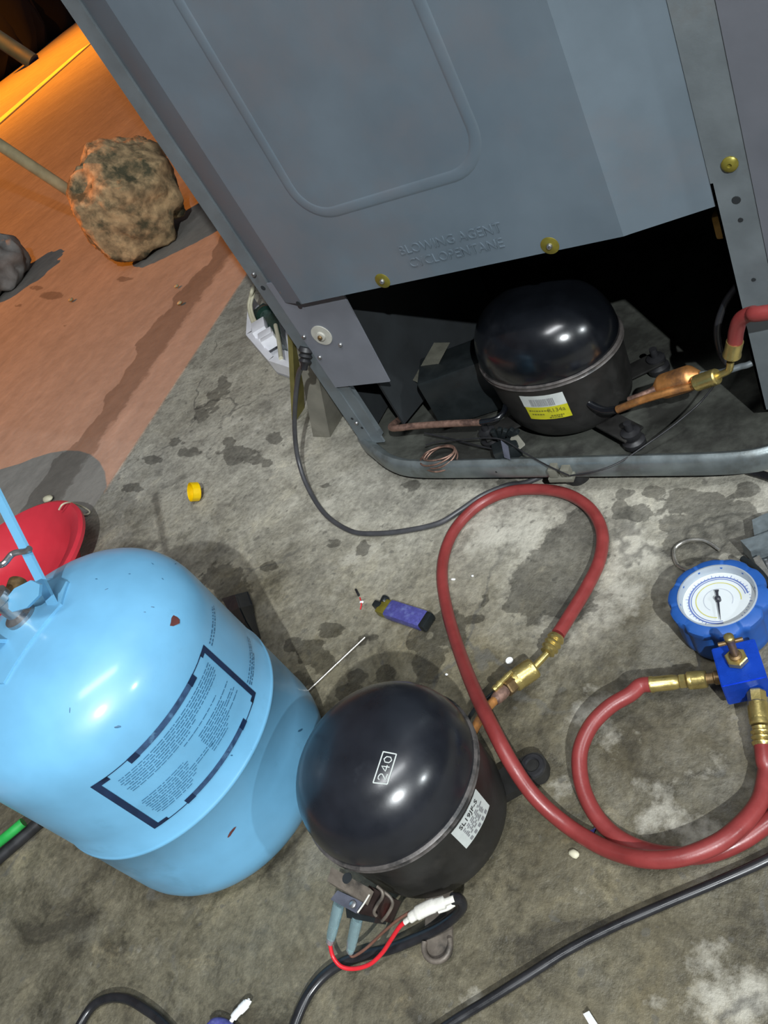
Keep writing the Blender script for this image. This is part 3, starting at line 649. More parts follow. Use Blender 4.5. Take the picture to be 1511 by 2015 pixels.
# right side: discharge stub, filter drier, service valve
jp = [PY(1175, 800, .600), PY(1190, 808, .590), PY(1215, 806, .584), PY(1255, 790, .584), PY(1300, 776, .586), PY(1370, 757, .590)]
tube('black_pipe', [PY(1150, 782, .60), PY(1165, 798, .594), PY(1190, 808, .588), PY(1212, 806, .585)], 0.0042, M['blackpaint'], FR, n=6)
tube('copper_tube', jp[2:], 0.0040, M['copper'], FR, n=8)
tube('copper_tube', [PY(1238, 787, .592), PY(1262, 778, .592), PY(1290, 766, .596)], 0.0034, M['copper_old'], FR, n=6)
d0, d1 = PY(1282, 768, .602), PY(1378, 737, .602)
L_ = (d1-d0).length
lathe('filter_drier', solid([(0.003, 0), (0.004, L_*.06), (0.011, L_*.2), (0.0125, L_*.26), (0.0125, L_*.80), (0.011, L_*.86), (0.004, L_)]), M['copper'], FR, 28, axis(d0, d1))
tube('drier_pipe', [d1, PY(1420, 732, .602), PY(1455, 722, .606), PY(1490, 708, .612), V(-0.13, 0.66, 0.11)], 0.003, M['panel_dirty'], FR, n=6)
tube('rubber_loop', [PY(1452, 560, .640), PY(1425, 600, .632), PY(1411, 650, .626), PY(1420, 700, .622), PY(1440, 722, .62)], 0.0032, M['cable'], FR)
box('amber_foam', (0.012, 0.012, 0.022), PY(1421, 440, .622), M['amber'], FR, 0.003)

# ------------------------------------------------------------------ hoses helper
def ferrule(parent, p0, p1, r, name='brass_ferrule', ribs=3):
    L = (Vector(p1)-Vector(p0)).length; pr = [(r*1.02, 0)]
    for k in range(ribs):
        t0 = L*(0.12 + 0.8*k/ribs); t1 = L*(0.12 + 0.8*(k+0.5)/ribs)
        pr += [(r*1.18, t0), (r*1.2, t0+L*0.06), (r*0.93, t1), (r*0.93, t1+L*0.04)]
    pr += [(r*1.0, L*0.95), (r*0.7, L)]
    return lathe(name, solid(pr), M['brass'], parent, 24, axis(p0, p1))
def knurl(parent, p0, p1, r, name='knurled_nut'):
    bm = bmesh.new(); L = (Vector(p1)-Vector(p0)).length; Mx = axis(p0, p1); segs = 36
    lathe_into(bm, [(0, 0), (r*0.86, 0), (r*0.97, L*.06), (r*0.97, L*.14)], segs, Mx)
    prev = None; rows = 7
    rings = []
    for j in range(rows+1):
        z = L*(0.14 + 0.62*j/rows); ring = []
        for k in range(segs):
            rr_ = r*(1.0 if (k + j) % 2 else 0.945) if 0 < j < rows else r*0.97
            a_ = 2*math.pi*k/segs; ring.append(bm.verts.new(Mx @ V(rr_*math.cos(a_), rr_*math.sin(a_), z)))
        rings.append(ring)
    for A_, B_ in zip(rings, rings[1:]):
        for k in range(segs): bm.faces.new((A_[k], A_[(k+1) % segs], B_[(k+1) % segs], B_[k]))
    lathe_into(bm, [(r*0.97, L*.76), (r*0.99, L*.80), (r*0.99, L*.93), (r*0.86, L), (0, L)], segs, Mx)
    return obj(name, bm, M['brass'], parent, angle=20)
def hexnut(parent, p0, p1, r, mt=None, name='hex_nut'):
    L = (Vector(p1)-Vector(p0)).length
    return lathe(name, solid([(r*0.9, 0), (r, L*.12), (r, L*.88), (r*0.9, L)]), mt or M['brass'], parent, 6, axis(p0, p1), angle=20)
HR = 0.0064

# ------------------------------------------------------------------ manifold gauge
GC = V(-0.183, 0.394, 0.0)
GA = empty('manifold_gauge', (GC.x, GC.y, 0), 'blue pressure gauge with white dial lying beside the red hose loop', 'gauge')
GT = 0.047
def scal(a, z):
    u_ = ((a + 0.25) / (2*math.pi) * 10) % 1.0; u_ = min(u_, 1-u_)
    return 1.015 - (0.055 if z > 0.012 else 0.03) * math.exp(-(u_/0.13)**2)
T = Matrix.Translation((GC.x, GC.y, 0))
bm = bmesh.new()
lathe_into(bm, [(0, 0.002), (0.034, 0.002), (0.0365, 0.006), (0.0372, 0.014), (0.0372, 0.036), (0.0388, 0.040), (0.0388, 0.045), (0.0368, GT), (0.0308, GT+0.0006), (0.0302, GT-0.001), (0.0302, 0.039), (0, 0.039)], 160, T, mod=lambda a, z: scal(a, z) if z < GT - 0.0005 or z < 0.0405 else 1.0)
obj('rubber_boot', bm, M['boot'], GA, angle=50)
lathe('bezel', [(0.0312, GT-0.001), (0.0312, GT+0.0012), (0.0300, GT+0.0014), (0.0285, GT-0.0045), (0.0285, 0.0395), (0.0312, 0.0395), (0.0312, GT-0.001)], M['chrome'], GA, 64, T)
dz = 0.0405
dial = lathe('dial', [(0, 0.039), (0.0284, 0.039), (0.0284, dz), (0, dz)], M['dial'], GA, 64, T)
def ring_arc(name, r0, r1, a0, a1, z, mt, parent, n=60):
    bm = bmesh.new(); A_, B_ = [], []
    for i in range(n+1):
        t = a0 + (a1-a0)*i/n
        A_.append(bm.verts.new(T @ V(r0*math.cos(t), r0*math.sin(t), z))); B_.append(bm.verts.new(T @ V(r1*math.cos(t), r1*math.sin(t), z)))
    for i in range(n): bm.faces.new((A_[i], A_[i+1], B_[i+1], B_[i]))
    return obj(name, bm, mt, parent)
GR = math.radians
# dial "down" points to the valve block
dd = V(-0.160, 0.340, 0) - V(GC.x, GC.y, 0); DOWN = math.atan2(dd.y, dd.x) - 0.10
ring_arc('blue_scale', 0.0226, 0.0238, DOWN+GR(95), DOWN+GR(362), dz+0.0003, M['dialblue'], dial)
ring_arc('blue_scale', 0.0210, 0.0217, DOWN+GR(95), DOWN+GR(362), dz+0.0003, M['dialblue'], dial)
ring_arc('yellow_scale', 0.0172, 0.0180, DOWN+GR(80), DOWN+GR(350), dz+0.0003, M['dialyellow'], dial)
ring_arc('grey_scale', 0.0112, 0.0117, DOWN+GR(60), DOWN+GR(320), dz+0.0003, M['dialgrey'], dial)
bm = bmesh.new()
for k in range(41):
    t = DOWN + GR(40) + GR(290)*k/40; r0, r1 = (0.0238, 0.0262) if k % 5 == 0 else (0.0238, 0.0249)
    sd = V(-math.sin(t), math.cos(t), 0)*0.00022; c0 = V(math.cos(t), math.sin(t), 0)
    vs = [bm.verts.new(T @ (c0*r0 + sd + V(0, 0, dz+.0003))), bm.verts.new(T @ (c0*r1 + sd + V(0, 0, dz+.0003))), bm.verts.new(T @ (c0*r1 - sd + V(0, 0, dz+.0003))), bm.verts.new(T @ (c0*r0 - sd + V(0, 0, dz+.0003)))]
    bm.faces.new(vs)
obj('tick_marks', bm, M['dialblue'], dial, smooth=False)
nd = V(math.cos(DOWN-0.03), math.sin(DOWN-0.03), 0); ns = V(-nd.y, nd.x, 0); n0 = V(GC.x, GC.y, dz+0.0025)
bm = bmesh.new()
prism_into(bm, [n0 + nd*0.0215 + ns*0.00015, n0 + nd*0.0215 - ns*0.00015, n0 - ns*0.0010, n0 - nd*0.006 - ns*0.0010, n0 - nd*0.0085 - ns*0.0018, n0 - nd*0.0085 + ns*0.0018, n0 - nd*0.006 + ns*0.0010, n0 + ns*0.0010], (0, 0, 0.0005))
lathe_into(bm, solid([(0.0024, dz), (0.0024, dz+0.0035), (0.001, dz+0.0045)]), 20, T)
obj('needle', bm, M['needle'], GA, smooth=False)
# valve block
b0, b1, b2, b3 = V(-0.1805, 0.3475, 0), V(-0.1505, 0.361, 0), V(-0.1365, 0.328, 0), V(-0.1670, 0.3145, 0)
BT, BB = 0.040, 0.012
bm = bmesh.new(); prism_into(bm, [p + V(0, 0, BB) for p in (b0, b3, b2, b1)], (0, 0, BT-BB))
bmesh.ops.bevel(bm, geom=list(bm.edges), offset=0.0008, segments=2, affect='EDGES')
obj('valve_block', bm, M['block'], GA, angle=35)
bc = (b0+b1+b2+b3)/4 + V(-0.001, 0.0015, 0)
lathe('gauge_neck', solid([(0.008, 0), (0.008, 0.02)]), M['brass'], GA, 20, axis(V(GC.x, GC.y, 0.024) + (bc - GC)*0.55, bc + V(0, 0, 0.024)))
hexnut(GA, bc + V(0, 0, BT), bc + V(0, 0, BT+0.006), 0.0085, M['brass'], 'packing_nut')
lathe('valve_stem', solid([(0.0048, BT+0.006), (0.0048, BT+0.008), (0.0030, BT+0.009), (0.0030, BT+0.024), (0.0036, BT+0.025), (0.0036, BT+0.031)]), M['brass_old'], GA, 20, Matrix.Translation((bc.x, bc.y, 0)))
hx = (b1-b0).normalized()
tube('tee_handle', [bc + hx*-0.009 + V(0, 0, BT+0.026), bc + hx*0.009 + V(0, 0, BT+0.026)], 0.0017, M['brass_old'], GA, spline=False)
lathe('stem_tip', solid([(0.0037, BT+0.031), (0.0037, BT+0.033), (0.003, BT+0.0335)]), M['brass'], GA, 20, Matrix.Translation((bc.x, bc.y, 0)))
lm = (b0+b3)/2; bmid = (b3+b2)/2
zf = 0.025
fL0 = V(lm.x, lm.y, zf); fLd = (b0-b1).normalized(); fLd = (P(1290, 1346, zf) - fL0).normalized()
lathe('port_nipple', solid([(0.0055, -0.004), (0.0055, 0.004), (0.0042, 0.005), (0.0042, 0.011)]), M['brass_old'], GA, 20, axis(fL0, fL0 + fLd))
fD0 = V(bmid.x, bmid.y, zf) + (b2-b3)*0.18; fDd = (P(1500, 1462, 0.018) - fD0).normalized()
hexnut(GA, fD0, fD0 + fDd*0.010, 0.0068, M['brass'], 'port_nut')
# hanging hook
hk = [P(1352, 1122, .006), P(1332, 1110, .004), P(1326, 1085, .003), P(1338, 1070, .004), P(1362, 1062, .006), P(1390, 1065, .006), P(1416, 1082, .004)]
hk = [P(1400, 1138, .016), P(1372, 1132, .010)] + hk
tube('hanging_hook', hk, 0.0017, M['wiresteel'], GA, n=8, segs=10)

# ------------------------------------------------------------------ hose from gauge to the loose compressor
HA = empty('charging_hose', tuple(P(1190, 1660)), 'red hose from lower gauge port looping over to the loose compressor', 'hose')
q0 = fD0 + fDd*0.009
knurl(HA, q0, q0 + fDd*0.018, 0.0075)
ferrule(HA, q0 + fDd*0.034, q0 + fDd*0.019, 0.0062)
pA = [q0 + fDd*0.032, q0 + fDd*0.045, P(1508, 1520, .012), P(1492, 1582, .014), P(1440, 1640, .0215), P(1385, 1672, .0235), P(1320, 1690, .0235), P(1250, 1688, .021), P(1180, 1664, .013), P(1110, 1620, .014), P(1050, 1565, .030), P(1005, 1500, .050), P(968, 1430, .058), P(935, 1362, .046), P(905, 1285, .026), P(882, 1210, .012), P(870, 1140, .0075), P(876, 1085, .007), P(900, 1035, .007), P(945, 992, .007), P(1000, 968, .008), P(1060, 963, .009), P(1115, 972, .009), P(1160, 1000, .009), P(1184, 1045, .009), P(1180, 1100, .010), P(1155, 1155, .012), P(1122, 1210, .015), P(1098, 1248, .018)]
tube('hose', pA, HR, M['hose'], HA, n=8, segs=16)
e0 = P(1096, 1252, .018); e1 = P(1076, 1286, .019); e2 = P(1050, 1314, .020); e3 = P(1008, 1343, .022)
ferrule(HA, e0, e1, 0.0068)
tube('elbow', [e1, P(1066, 1297, .0195), e2], 0.0033, M['brass'], HA, segs=14)
knurl(HA, e2 + (e2-e3)*0.05, e3, 0.0102)

# ------------------------------------------------------------------ hose from gauge round to the fridge service valve
HB = empty('charging_hose', tuple(P(1160, 1600)), 'red hose from side gauge port coiling away to the fridge service valve', 'hose')
r0 = fL0 + fLd*0.010
knurl(HB, r0, r0 + fLd*0.015, 0.0073)
hexnut(HB, r0 + fLd*0.0155, r0 + fLd*0.021, 0.0062)
lathe('brass_sleeve', solid([(0.0045, 0), (0.0056, 0.002), (0.0062, 0.005), (0.0062, 0.020), (0.0068, 0.021), (0.0068, 0.023)]), M['brass'], HB, 24, axis(r0 + fLd*0.021, r0 + fLd*0.044))
re_ = r0 + fLd*0.042
pB = [re_, re_ + fLd*0.010, P(1240, 1366, .026), P(1200, 1390, .027), P(1165, 1425, .026), P(1144, 1468, .023), P(1140, 1510, .019), P(1150, 1560, .014), P(1178, 1612, .009), P(1222, 1652, .0075), P(1280, 1676, .007), P(1340, 1684, .007), P(1400, 1678, .007), P(1455, 1656, .007), P(1511, 1618, .007),
      V(-0.085, 0.285, .007), V(-0.02, 0.36, .008), V(0.03, 0.47, .02), V(0.035, 0.55, .07), V(0.005, 0.585, .145), V(-0.06, 0.575, .192), PY(1511, 615, .572), PY(1480, 617, .578), PY(1458, 628, .582), PY(1449, 650, .584), PY(1446, 672, .585)]
tube('hose', pB, HR, M['hose'], HB, n=8, segs=16)
v0, v1 = PY(1446, 672, .585), PY(1437, 712, .585)
lathe('brass_ferrule', solid([(0.0072, 0), (0.0072, 0.012), (0.0078, 0.014), (0.0078, 0.016), (0.005, 0.018)]), M['brass'], HB, 24, axis(v0, v1))
v2, v3 = PY(1432, 730, .585), PY(1412, 740, .586)
tube('elbow', [v1, PY(1436, 722, .585), v2, v3], 0.0032, M['brass'], HB, segs=12, n=6)
v4 = PY(1368, 755, .588)
knurl(HB, v3, v4, 0.0078)

# ------------------------------------------------------------------ refrigerant cylinder
TX, TY, TR = -0.621, 0.148, 0.1195
TK = empty('refrigerant_cylinder', (TX, TY, 0), 'light blue refrigerant cylinder standing beside the black loose compressor', 'gas cylinder')
TT = Matrix.Translation((TX, TY, 0))
prof = [(0.0, 0.010), (0.06, 0.006), (0.080, 0.0), (0.088, 0.001)]
for k in range(1, 9):
    a_ = math.pi/2*k/8; prof.append((0.0835 + (TR-0.0835)*math.sin(a_), 0.042*(1-math.cos(a_))))
prof += [(TR, 0.08), (TR, 0.1205), (TR+0.0010, 0.1218), (TR+0.0014, 0.1235), (TR+0.0008, 0.1250), (TR-0.0002, 0.1262), (TR-0.0002, 0.16), (TR-0.0002, 0.20)]
Z0, HT = 0.222, 0.076
for k in range(0, 21):
    ph = k/20*math.pi/2; n_ = 2.35
    prof.append((TR*math.cos(ph)**(2/n_) if k < 20 else 0, Z0 + HT*math.sin(ph)**(2/n_)))
lathe('cylinder_shell', prof, M['tank'], TK, 128, TT, angle=60)
def cyl_pt(deg, z, r=TR+0.0005):
    a_ = math.radians(deg); return V(TX + r*math.cos(a_), TY + r*math.sin(a_), z)
def cyl_quad(bm, d0, d1, z0, z1, dz1=0.0, r=TR+0.0005):
    n = max(1, int(abs(d1-d0)/3)); A_ = [bm.verts.new(cyl_pt(d0+(d1-d0)*i/n, z0 + dz1*i/n, r)) for i in range(n+1)]; B_ = [bm.verts.new(cyl_pt(d0+(d1-d0)*i/n, z1 + dz1*i/n, r)) for i in range(n+1)]
    for i in range(n): bm.faces.new((A_[i], A_[i+1], B_[i+1], B_[i]))
D0, D1, LZ0, LZ1 = -45.5, 21.5, 0.1455, 0.2215
bm = bmesh.new()
cyl_quad(bm, D0, D0+3.0, LZ0, LZ1); cyl_quad(bm, D0+3.0, D0+7, LZ1-0.005, LZ1); cyl_quad(bm, D0+3, D0+7, LZ0, LZ0+0.004)
cyl_quad(bm, D0+7, D0+17, LZ1-0.0012, LZ1-0.0003); cyl_quad(bm, D0+7, D0+17, LZ0+0.0003, LZ0+0.0012)
bmesh.ops.remove_doubles(bm, verts=bm.verts, dist=0.0009)
lf = obj('label_frame', bm, M['navy'], TK)
bm = bmesh.new()
cyl_quad(bm, D1-2.6, D1, LZ0, LZ1); cyl_quad(bm, D1-5, D1-2.6, LZ1-0.004, LZ1); cyl_quad(bm, D1-5, D1-2.6, LZ0, LZ0+0.004)
cyl_quad(bm, D1-14, D1-5, LZ1-0.0012, LZ1-0.0003); cyl_quad(bm, D1-14, D1-5, LZ0+0.0003, LZ0+0.0012)
bmesh.ops.remove_doubles(bm, verts=bm.verts, dist=0.0009)
obj('label_frame', bm, M['navy'], TK)
for z0_, z1_ in ((LZ1-0.0058, LZ1), (LZ0, LZ0+0.0052)):
    bm = bmesh.new(); cyl_quad(bm, D0+16, D1-13, z0_, z1_); ob_ = obj('label_bar', bm, M['barblue'], TK)
    for d0_, d1_ in ((D0+16, D0+20), (D1-17, D1-13)):
        bm = bmesh.new(); cyl_quad(bm, d0_, d1_, z0_-0.0004, z1_, r=TR+0.0007); obj('bar_end', bm, M['navy'], ob_)
bm = bmesh.new()
def text_rows(rows, z_top, dz_, seg_lo=0.8, seg_hi=3.2):
    z = z_top
    for (f0, f1) in rows:
        d = D0 + (D1-D0)*f0; e = D0 + (D1-D0)*f1
        while d < e:
            wl = random.uniform(seg_lo, seg_hi); wl = min(wl, e-d)
            if wl > 0.3: cyl_quad(bm, d, d+wl, z, z+0.00075)
            d += wl + random.uniform(0.3, 0.7)
        z -= dz_
text_rows([(0.12, 0.93), (0.12, 0.93), (0.11, 0.92), (0.12, 0.93), (0.14, 0.92), (0.11, 0.9), (0.12, 0.62), (0.12, 0.55)], LZ1-0.0115, 0.0024)
text_rows([(0.47, 0.80)], LZ1-0.0325, 0.002)
text_rows([(0.10, 0.40), (0.09, 0.42), (0.10, 0.42), (0.09, 0.40), (0.10, 0.55), (0.10, 0.58), (0.09, 0.42), (0.10, 0.40), (0.10, 0.36), (0.12, 0.34)], LZ0+0.0335, 0.0024)
text_rows([(0.56, 0.92), (0.56, 0.80), (0.55, 0.82), (0.55, 0.90), (0.55, 0.92), (0.55, 0.78), (0.55, 0.92), (0.56, 0.76), (0.55, 0.72), (0.55, 0.70)], LZ0+0.0375, 0.0024)
obj('label_text', bm, M['textblue'], TK)['kind'] = 'stuff'
for grp in (((0.2145, 24, 44), (0.2115, 24, 46)), ((0.1585, 22.5, 48), (0.1555, 22.5, 47), (0.153, 23, 40))):
    bm = bmesh.new()
    for zz, a0, a1 in grp:
        d = a0
        while d < a1:
            wl = random.uniform(0.7, 2.2); cyl_quad(bm, d, d+wl, zz, zz+0.0011); d += wl + random.uniform(0.4, 0.9)
    obj('side_print', bm, M['textblue'], TK)
# chips and rust spots
def tank_surface(u, v, extra=0.0006):
    """nearest point of the painted shell along the measured direction (numeric march over the profile)"""
    d = (ROT @ Vector((u - CX, -(v - CY), -FPX))).normalized(); o = V(0, 0, CAMH); t = 0.3
    while t < 1.4:
        p = o + d*t; r = math.hypot(p.x-TX, p.y-TY); z = p.z
        if z < Z0: R_ = TR
        elif z > Z0+HT: R_ = 0
        else: R_ = TR*max(0, 1-((z-Z0)/HT)**2.35)**(1/2.35)
        if r <= R_ and z < Z0+HT: break
        t += 0.0006
    c = V(TX, TY, min(p.z, Z0)); 
    if p.z > Z0:
        n_ = V((p.x-TX)/TR**2*1.0, (p.y-TY)/TR**2, (p.z-Z0)/HT**2)
    else: n_ = V(p.x-TX, p.y-TY, 0)
    n_.normalize(); return p + n_*extra, n_
def chip(u, v, su, sv, mt, name='paint_chip', n=11, rot=0):
    p, n_ = tank_surface(u, v, 0.0004); tq = n_.to_track_quat('Z', 'Y').to_matrix().to_4x4()
    bm = bmesh.new(); vs = []
    for k in range(n):
        a_ = 2*math.pi*k/n; rr_ = random.uniform(0.65, 1.1)
        vs.append(V(su*rr_*math.cos(a_), sv*rr_*math.sin(a_), 0))
    mm = Matrix.Translation(p) @ tq @ Matrix.Rotation(rot, 4, 'Z')
    cv = bm.verts.new(mm @ V(0, 0, 0.0004)); ring = [bm.verts.new(mm @ v) for v in vs]
    for k in range(n): bm.faces.new((cv, ring[k], ring[(k+1) % n]))
    return obj(name, bm, mt, TK)
chip(341, 1221, 0.0062, 0.0050, M['rust']); chip(456, 1636, 0.0062, 0.0016, M['rust'], rot=0.3); chip(497, 1480, 0.0030, 0.0014, M['navy'], rot=1.2)
for (u, v, s) in ((590, 1437, .0022), (455, 1486, .0012), (138, 1396, .0013), (300, 1195, .0012), (285, 1205, .0010), (210, 1160, .0012), (255, 1130, .0012), (320, 1140, .0010), (190, 1140, .0012), (345, 1110, .0010), (300, 1110, .0009), (230, 1430, .0025)):
    chip(u, v, s*random.uniform(1, 2.2), s*0.5, M['textblue'], 'scratch', 7, random.uniform(0, 3))
# top fittings: strap bracket, wire handle, valve
topz = Z0+HT
sf = P(108, 1197, 0.296); st = P(-22, 940, 0.392); sdir = (st-sf).normalized()
sw = V(1, 0.25, 0).normalized()
bm = bmesh.new()
path = [sf + V(0, 0, -0.004), sf + sdir*0.003, sf + sdir*0.03, sf + sdir*0.06, st]
def strap(bm, path, wv, wd, th):
    A_ = []
    for i, p in enumerate(path):
        t = (path[min(i+1, len(path)-1)] - path[max(i-1, 0)]).normalized(); nn = t.cross(wv).normalized(); ww = nn.cross(t).normalized()
        A_.append([bm.verts.new(p + ww*wd*sx_ + nn*th*sy_) for sx_, sy_ in ((-1, -1), (1, -1), (1, 1), (-1, 1))])
    for a_, b_ in zip(A_, A_[1:]):
        for k in range(4): bm.faces.new((a_[k], a_[(k+1) % 4], b_[(k+1) % 4], b_[k]))
    bm.faces.new(A_[0]); bm.faces.new(A_[-1])
strap(bm, path, sw, 0.0048, 0.0014)
lathe_into(bm, solid([(0.0062, -0.0016), (0.0062, 0.0016)]), 20, Matrix.Translation(st) @ (sdir.cross(sw)).to_track_quat('Z', 'Y').to_matrix().to_4x4())
obj('handle_strap', bm, M['tank'], TK, angle=40)
sf2 = V(2*TX-sf.x, 2*TY-sf.y, sf.z); st2 = V(2*TX-st.x-0.01, 2*TY-st.y, st.z)
bm = bmesh.new(); d2 = (st2-sf2).normalized()
strap(bm, [sf2 + V(0, 0, -0.004), sf2 + d2*0.003, sf2 + d2*0.05, st2], sw, 0.0072, 0.0016)
obj('handle_strap', bm, M['tank'], TK, angle=40)
wa = P(52, 1084, 0.340)
wmid = (wa + V(2*TX-wa.x, 2*TY-wa.y, wa.z))/2
tube('handle_wire', [wa + V(0.004, 0.002, 0.001), wa, P(25, 1090, .341), P(0, 1112, .342), V(-0.672, 0.175, .345), V(-0.682, 0.140, .345), V(-0.665, 0.112, .343), V(2*TX-wa.x, 2*TY-wa.y, wa.z)], 0.0026, M['steel'], TK, n=8)
# valve plate, edge lip and valve
pl = [(-0.034, -0.062), (0.019, -0.050), (0.024, 0.022), (0.008, 0.044), (-0.03, 0.046), (-0.045, 0)]
def on_dome(x, y):
    r = math.hypot(x, y); return Z0 + HT*max(0, 1-(r/TR)**2.35)**(1/2.35)
bm = bmesh.new(); vs = []
cvt = bm.verts.new(V(TX, TY, topz+0.0028)); ring = []
dense = []
for i in range(len(pl)):
    a_, b_ = pl[i], pl[(i+1) % len(pl)]
    for k in range(4): dense.append((a_[0]+(b_[0]-a_[0])*k/4, a_[1]+(b_[1]-a_[1])*k/4))
inner = [bm.verts.new(V(TX+x*0.55, TY+y*0.55, on_dome(x*0.55, y*0.55)+0.0026)) for x, y in dense]
outer = [bm.verts.new(V(TX+x, TY+y, on_dome(x, y)+0.0022)) for x, y in dense]
skirt = [bm.verts.new(V(TX+x, TY+y, on_dome(x, y)-0.002)) for x, y in dense]
n = len(dense)
for k in range(n):
    bm.faces.new((cvt, inner[k], inner[(k+1) % n])); bm.faces.new((inner[k], outer[k], outer[(k+1) % n], inner[(k+1) % n])); bm.faces.new((outer[k], skirt[k], skirt[(k+1) % n], outer[(k+1) % n]))
obj('valve_plate', bm, M['tank'], TK, angle=35)
vx, vy = TX-0.012, TY+0.004
lathe('valve_body', solid([(0.013, topz), (0.013, topz+0.006), (0.008, topz+0.009), (0.008, topz+0.024), (0.0105, topz+0.026), (0.0105, topz+0.032), (0.005, topz+0.034)]), M['steel'], TK, 24, Matrix.Translation((vx, vy, 0)))
lathe('valve_outlet', solid([(0.0055, 0), (0.0055, 0.018), (0.0075, 0.019), (0.0075, 0.026)]), M['brass_old'], TK, 20, axis((vx, vy, topz+0.016), (vx-0.01, vy+0.02, topz+0.018)))
prism('valve_guard', [P(10, 1188, .318), P(34, 1158, .326), P(66, 1142, .330), P(84, 1150, .330), P(82, 1172, .324), P(58, 1196, .316), P(30, 1204, .312)], (0.002, -0.002, 0.003), M['tank'], TK)

# ------------------------------------------------------------------ loose compressor on the floor
LC = empty('loose_compressor', (-0.376, 0.166, 0), 'black domed loose compressor on the concrete with red wire and label', 'compressor')
la, lb = 0.0695, 0.0740
_, MxL, qL = shell(-0.376, 0.166, la, lb, -0.587, 0.008, 0.101, 0.060, 2.45, M['blackpaint_worn'], M['blackbody'], M['seamgrey'], LC, 'lower_shell')
# label on the lower shell
def find_ang(u, v, z):
    return ang_of(MxL, la, qL, P(u, v, z))
b0a, b1a = find_ang(908, 1660, .086), find_ang(957, 1560, .086)
if b1a < b0a: b1a += 2*math.pi
shell_patch('rating_label', MxL, la, qL, b0a, b1a, 0.062, 0.091, M['label'], LC, 1.004, k0=0.966, k1=0.98)
bmid_ = (b0a+b1a)/2
obj('label_print', bend_text('SL19JF-S', 0.0062, MxL, la, qL, bmid_, 0.086, 1.009, 0.978, sx=1.15), M['labelink'], LC, smooth=False)
bm = bmesh.new()
for zz in (0.0805, 0.0782, 0.0758, 0.0735, 0.0712):
    t = b0a + 0.10
    while t < b1a - 0.1:
        wl = random.uniform(0.02, 0.07)
        vs = [bm.verts.new(ell(MxL, la, qL, tt, z_, 1.010*0.974)) for tt, z_ in ((t, zz-.0006), (t+wl, zz-.0006), (t+wl, zz+.0006), (t, zz+.0006))]
        bm.faces.new(vs); t += wl + random.uniform(.015, .03)
t = b0a + 0.1
while t < b1a - 0.08:
    vs = [bm.verts.new(ell(MxL, la, qL, tt, z_, 1.010*0.970)) for tt, z_ in ((t, .0645), (t+.04, .0645), (t+.04, .0677), (t, .0677))]
    bm.faces.new(vs); t += 0.075
obj('label_print', bm, M['inkgrey'], LC, smooth=False)
# boxed stencil number on the dome
def dome_pt(u, v, off=0.0006, zs=0.101, hd=0.060, n=2.45):
    d = (ROT @ Vector((u - CX, -(v - CY), -FPX))).normalized(); o = V(0, 0, CAMH); t = 0.3; Mi = MxL.inverted()
    while t < 1.2:
        p = o + d*t; l = Mi @ p; rr_ = math.hypot(l.x/la, l.y/lb)
        if l.z < zs+hd and rr_**n + (max(0, l.z-zs)/hd)**n <= 1: break
        t += 0.0004
    return p - d*off
def dome_line(bm, pts, r=0.0005):
    sweep(bm, pts, r, 6)
bm = bmesh.new()
cs = [(754, 1479), (780, 1484), (762, 1543), (734, 1540)]
for i in range(4):
    a_, b_ = cs[i], cs[(i+1) % 4]
    dome_line(bm, [dome_pt(a_[0]+(b_[0]-a_[0])*k/8, a_[1]+(b_[1]-a_[1])*k/8) for k in range(9)])
def uvl(s, t):  # s along reading direction 0..1 (upward), t across 0..1 (left -> right)
    bl, br, tl, tr = V(*cs[3], 0), V(*cs[2], 0), V(*cs[0], 0), V(*cs[1], 0)
    p = (bl*(1-s)+tl*s)*(1-t) + (br*(1-s)+tr*s)*t; return p.x, p.y
glyph = {'2': [(0, .75), (.1, .95), (.5, 1), (.9, .85), (.9, .6), (0, 0), (1, 0)], '4': [(.75, 0), (.75, 1), (0, .35), (1, .35)], '0': [(.5, 0), (.05, .25), (.05, .75), (.5, 1), (.95, .75), (.95, .25), (.5, 0)]}
for i, ch in enumerate('240'):
    pts = [(0.12 + i*0.28 + gx_*0.20, 0.80 - gy_*0.58) for gx_, gy_ in glyph[ch]]
    path = []
    for a_, b_ in zip(pts, pts[1:]):
        for k in range(3): path.append(dome_pt(*uvl(a_[0]+(b_[0]-a_[0])*k/3, a_[1]+(b_[1]-a_[1])*k/3)))
    path.append(dome_pt(*uvl(*pts[-1]))); dome_line(bm, path, 0.0004)
obj('stencilled_number', bm, M['label'], LC)
# mounting feet
def foot_plate(pts_px, z0, z1, nm='mount_foot', mt=None):
    return prism(nm, [P(u, v, z0) for u, v in pts_px], (0, 0, z1-z0), mt or M['blackbody'], LC)
def ear(c, d, L, wd, z0, z1, mt):
    d = d.normalized(); n_ = V(-d.y, d.x, 0); pts = []
    pts = [c - d*L + n_*wd, c + n_*wd] + [c + (n_*math.cos(a_) + d*math.sin(a_))*wd for a_ in [math.pi*k/8 for k in range(1, 8)]] + [c - n_*wd, c - d*L - n_*wd]
    return prism('mount_foot', [p + V(0, 0, z0) for p in pts][::-1], (0, 0, z1-z0), mt, LC)
e1_ = P(1052, 1512, .012); f1 = ear(V(e1_.x, e1_.y, 0), e1_ - V(-0.376, 0.166, .012), 0.045, 0.012, 0.007, 0.017, M['blackbody'])
lathe('foot_ring', [(0.0055, 0.0172), (0.0065, 0.019), (0.0095, 0.019), (0.0105, 0.0172), (0.0055, 0.0172)], M['rubber'], LC, 24, Matrix.Translation((e1_.x, e1_.y, 0)))
lathe('grommet', solid([(0.009, 0), (0.010, 0.002), (0.010, 0.006), (0.007, 0.0075)]), M['rubber'], LC, 20, Matrix.Translation((e1_.x, e1_.y, 0)))
